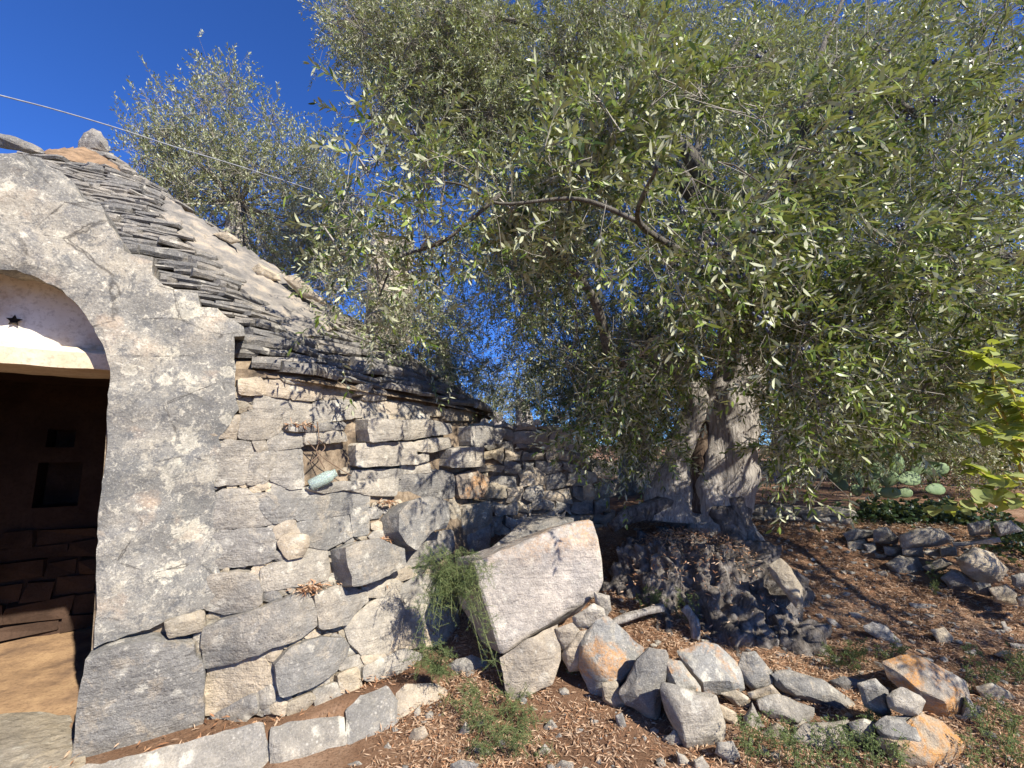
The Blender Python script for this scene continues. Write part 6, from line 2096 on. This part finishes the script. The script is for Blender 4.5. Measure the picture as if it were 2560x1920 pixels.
# dry stalks over the niche
for k, (pts, lb) in enumerate((([(505, 1300), (600, 1400), (700, 1470), (790, 1525)], 'long dry stalk slanting across the niche above the jar'), ([(560, 1180), (570, 1300), (560, 1370), (610, 1480)], 'thin dry stalk bent down over the jar'), ([(515, 1440), (580, 1380), (600, 1340), (560, 1290)], 'short curved dry stalk at the left of the niche'))):
    pp = []
    for q in S('R4', pts):
        h, nn = wall_map(q[0], q[1])
        pp.append(h + nn * (0.05 + 0.01 * k))
    v, f = tube(spline(pp, 5), [0.0032] * 16, 5)
    o = build('dry_stalk', v, f, M['dry'], None, smooth=True)
    tag(o, lb, 'dry stalk')

# overhead cable
pa, pb = DP(-700, 40, 3.2), DP(1150, 545, 6.6)
mid_t = DP(380, 322, 4.6)
cp = []
for i in range(41):
    t = i / 40
    cp.append(pa.lerp(pb, t))
# gentle sag fitted through the middle of the picture
want = [(0, 206), (130, 240), (260, 279), (380, 318), (520, 360), (650, 402), (760, 440)]
pth = [DP(-260, 140, 3.0)] + [DP(x, y, 3.3 + 2.4 * x / 760) for x, y in want] + [DP(900, 487, 6.2)]
pp = spline(pth, 6)
v, f = tube(pp, [0.0060] * len(pp), 8)
o = build('overhead_cable', v, f, M['cable'], None, smooth=True)
tag(o, 'thin grey cable slung across the sky from the left edge into the olive branches', 'cable')

# ================================================================== GROUND COVER
# leaf litter: dry olive leaves
NL = 160000
X = rng.uniform(-0.75, 4.6, NL); Y = rng.uniform(1.35, 5.2, NL)
dens = np.array([0.5 + 1.2 * nz((x, y, 0), 1.6, 3) + 0.9 * nz((x, y, 0), 4.0, 6) for x, y in zip(X, Y)])
keep = rng.uniform(0, 1, NL) < np.clip(dens + 0.25, 0.08, 1) * np.where(X < -0.35, np.clip((Y - 1.7) * 0.5 + (X + 0.75) * 1.5, 0.02, 1), 1)
X, Y = X[keep], Y[keep]
Z = np.array([ground_z(x, y) for x, y in zip(X, Y)]) + rng.uniform(0.002, 0.018, len(X))
n = len(X)
a = rng.uniform(0, 2 * math.pi, n)
d = np.stack([np.cos(a), np.sin(a), rng.normal(0, 0.22, n)], 1)
nn = np.stack([rng.normal(0, .55, n), rng.normal(0, .55, n), np.where(rng.uniform(0, 1, n) < 0.5, 1.0, -1.0)], 1)
V = leaves4(np.stack([X, Y, Z], 1), d, nn, rng.uniform(0.02, 0.052, n), rng.uniform(0.0028, 0.0072, n), rng.normal(0.1, 0.35, n))
o = link_mesh('leaf_litter', np_mesh('leaf_litter', V, 4, LEAF4_F, rng.uniform(0, 1, n)), None, None, M['litter'], False)
tag(o, 'dry brown olive leaves littering the ground', 'leaf litter', kind='stuff')
# drifts of litter caught on the wall ledges and the root mound
LED = [('R5', (640, 725, 120, 14)), ('R5', (800, 510, 60, 14)), ('R5', (800, 1215, 120, 26)), ('R5', (300, 1420, 110, 22)), ('R5', (440, 740, 60, 14)), ('R3', (1250, 1450, 180, 22)), ('R4', (470, 1195, 90, 8)), ('R5', (810, 320, 60, 8)), ('R3', (1950, 500, 70, 20))]
BB, DDn, NNn = [], [], []
for crop, (x, y, rx, ry) in LED:
    for k in range(90):
        q = S(crop, [(x + rng.normal(0, rx * .5), y + rng.normal(0, ry * .5))])[0]
        h, nn_ = wall_map(*q)
        BB.append(np.array(h + nn_ * rng.uniform(0.015, 0.06)))
        DDn.append(rng.normal(0, 1, 3) * np.array([1, 1, .4])); NNn.append(rng.normal(0, .5, 3) + np.array([0, 0, 1]))
for k in range(2600):
    i_ = int(rng.integers(0, len(TREAD) - 1))
    w_ = rng.uniform(0, 1)
    q = TREAD[i_].lerp(TREAD[i_ + 1], rng.uniform()) + Vector((-0.28, 0.62, 0)) * w_
    if 0.5 + nz((q.x, q.y, 0), 5, 2) + 0.6 * nz((q.x, q.y, 0), 2, 4) < rng.uniform(0, 1): continue
    BB.append(np.array([q.x, q.y, q.z - 0.03 + rng.uniform(0.004, 0.03)]))
    DDn.append(rng.normal(0, 1, 3) * np.array([1, 1, .3])); NNn.append(rng.normal(0, .5, 3) + np.array([0, 0, 1]))
for k in range(3600):
    q = DP(rng.uniform(1310, 1640), rng.uniform(1100, 1230), 3.7)
    t = rng.uniform(0, 1)
    x, y = mc.x + rng.normal(0, .42), mc.y + 0.1 + rng.normal(0, .34)
    rr2 = min(1.0, math.hypot((x - mc.x) / 0.86, (y - mc.y) / 0.72))
    BB.append(np.array([x, y, 0.10 + 0.66 * (1 - rr2 ** 2.6) + rng.uniform(-0.02, 0.05)]))
    DDn.append(rng.normal(0, 1, 3) * np.array([1, 1, .4])); NNn.append(rng.normal(0, .5, 3) + np.array([0, 0, 1]))
BB = np.array(BB); n = len(BB)
V = leaves6(BB, np.array(DDn), np.array(NNn), rng.uniform(0.025, 0.05, n), rng.uniform(0.005, 0.009, n), rng.normal(0.1, 0.3, n))
o = link_mesh('ledge_litter', np_mesh('ledge_litter', V, 6, LEAF6_F, rng.uniform(0, 1, n)), None, None, M['litter'], False)
tag(o, 'dry brown olive leaves caught on wall ledges and roots', 'leaf litter', kind='stuff')

# gravel: small pale stones strewn about
ico = bmesh.new()
bmesh.ops.create_icosphere(ico, subdivisions=1, radius=1.0)
iv = np.array([tuple(v.co) for v in ico.verts]); ifc = [tuple(v.index for v in f.verts) for f in ico.faces]
ico.free()
NP_ = 3600
X = np.concatenate([rng.uniform(-0.7, 4.6, NP_ // 2), rng.uniform(1.2, 4.6, NP_ - NP_ // 2)]); Y = rng.uniform(1.4, 5.0, NP_)
Z = np.array([ground_z(x, y) for x, y in zip(X, Y)])
sz = 0.006 + 0.020 * rng.uniform(0, 1, NP_) ** 3
jit = 1 + rng.normal(0, 0.2, (NP_, 12, 1))
sh = np.stack([rng.uniform(.8, 1.5, NP_), rng.uniform(.8, 1.4, NP_), rng.uniform(.45, .85, NP_)], 1)
V = iv[None] * jit * sh[:, None, :] * sz[:, None, None] + np.stack([X, Y, Z + sz * .2], 1)[:, None, :]
o = link_mesh('gravel', np_mesh('gravel', V, 12, ifc), None, None, M['light'], False)
tag(o, 'small pale limestone chips strewn over the litter', 'gravel', kind='stuff')
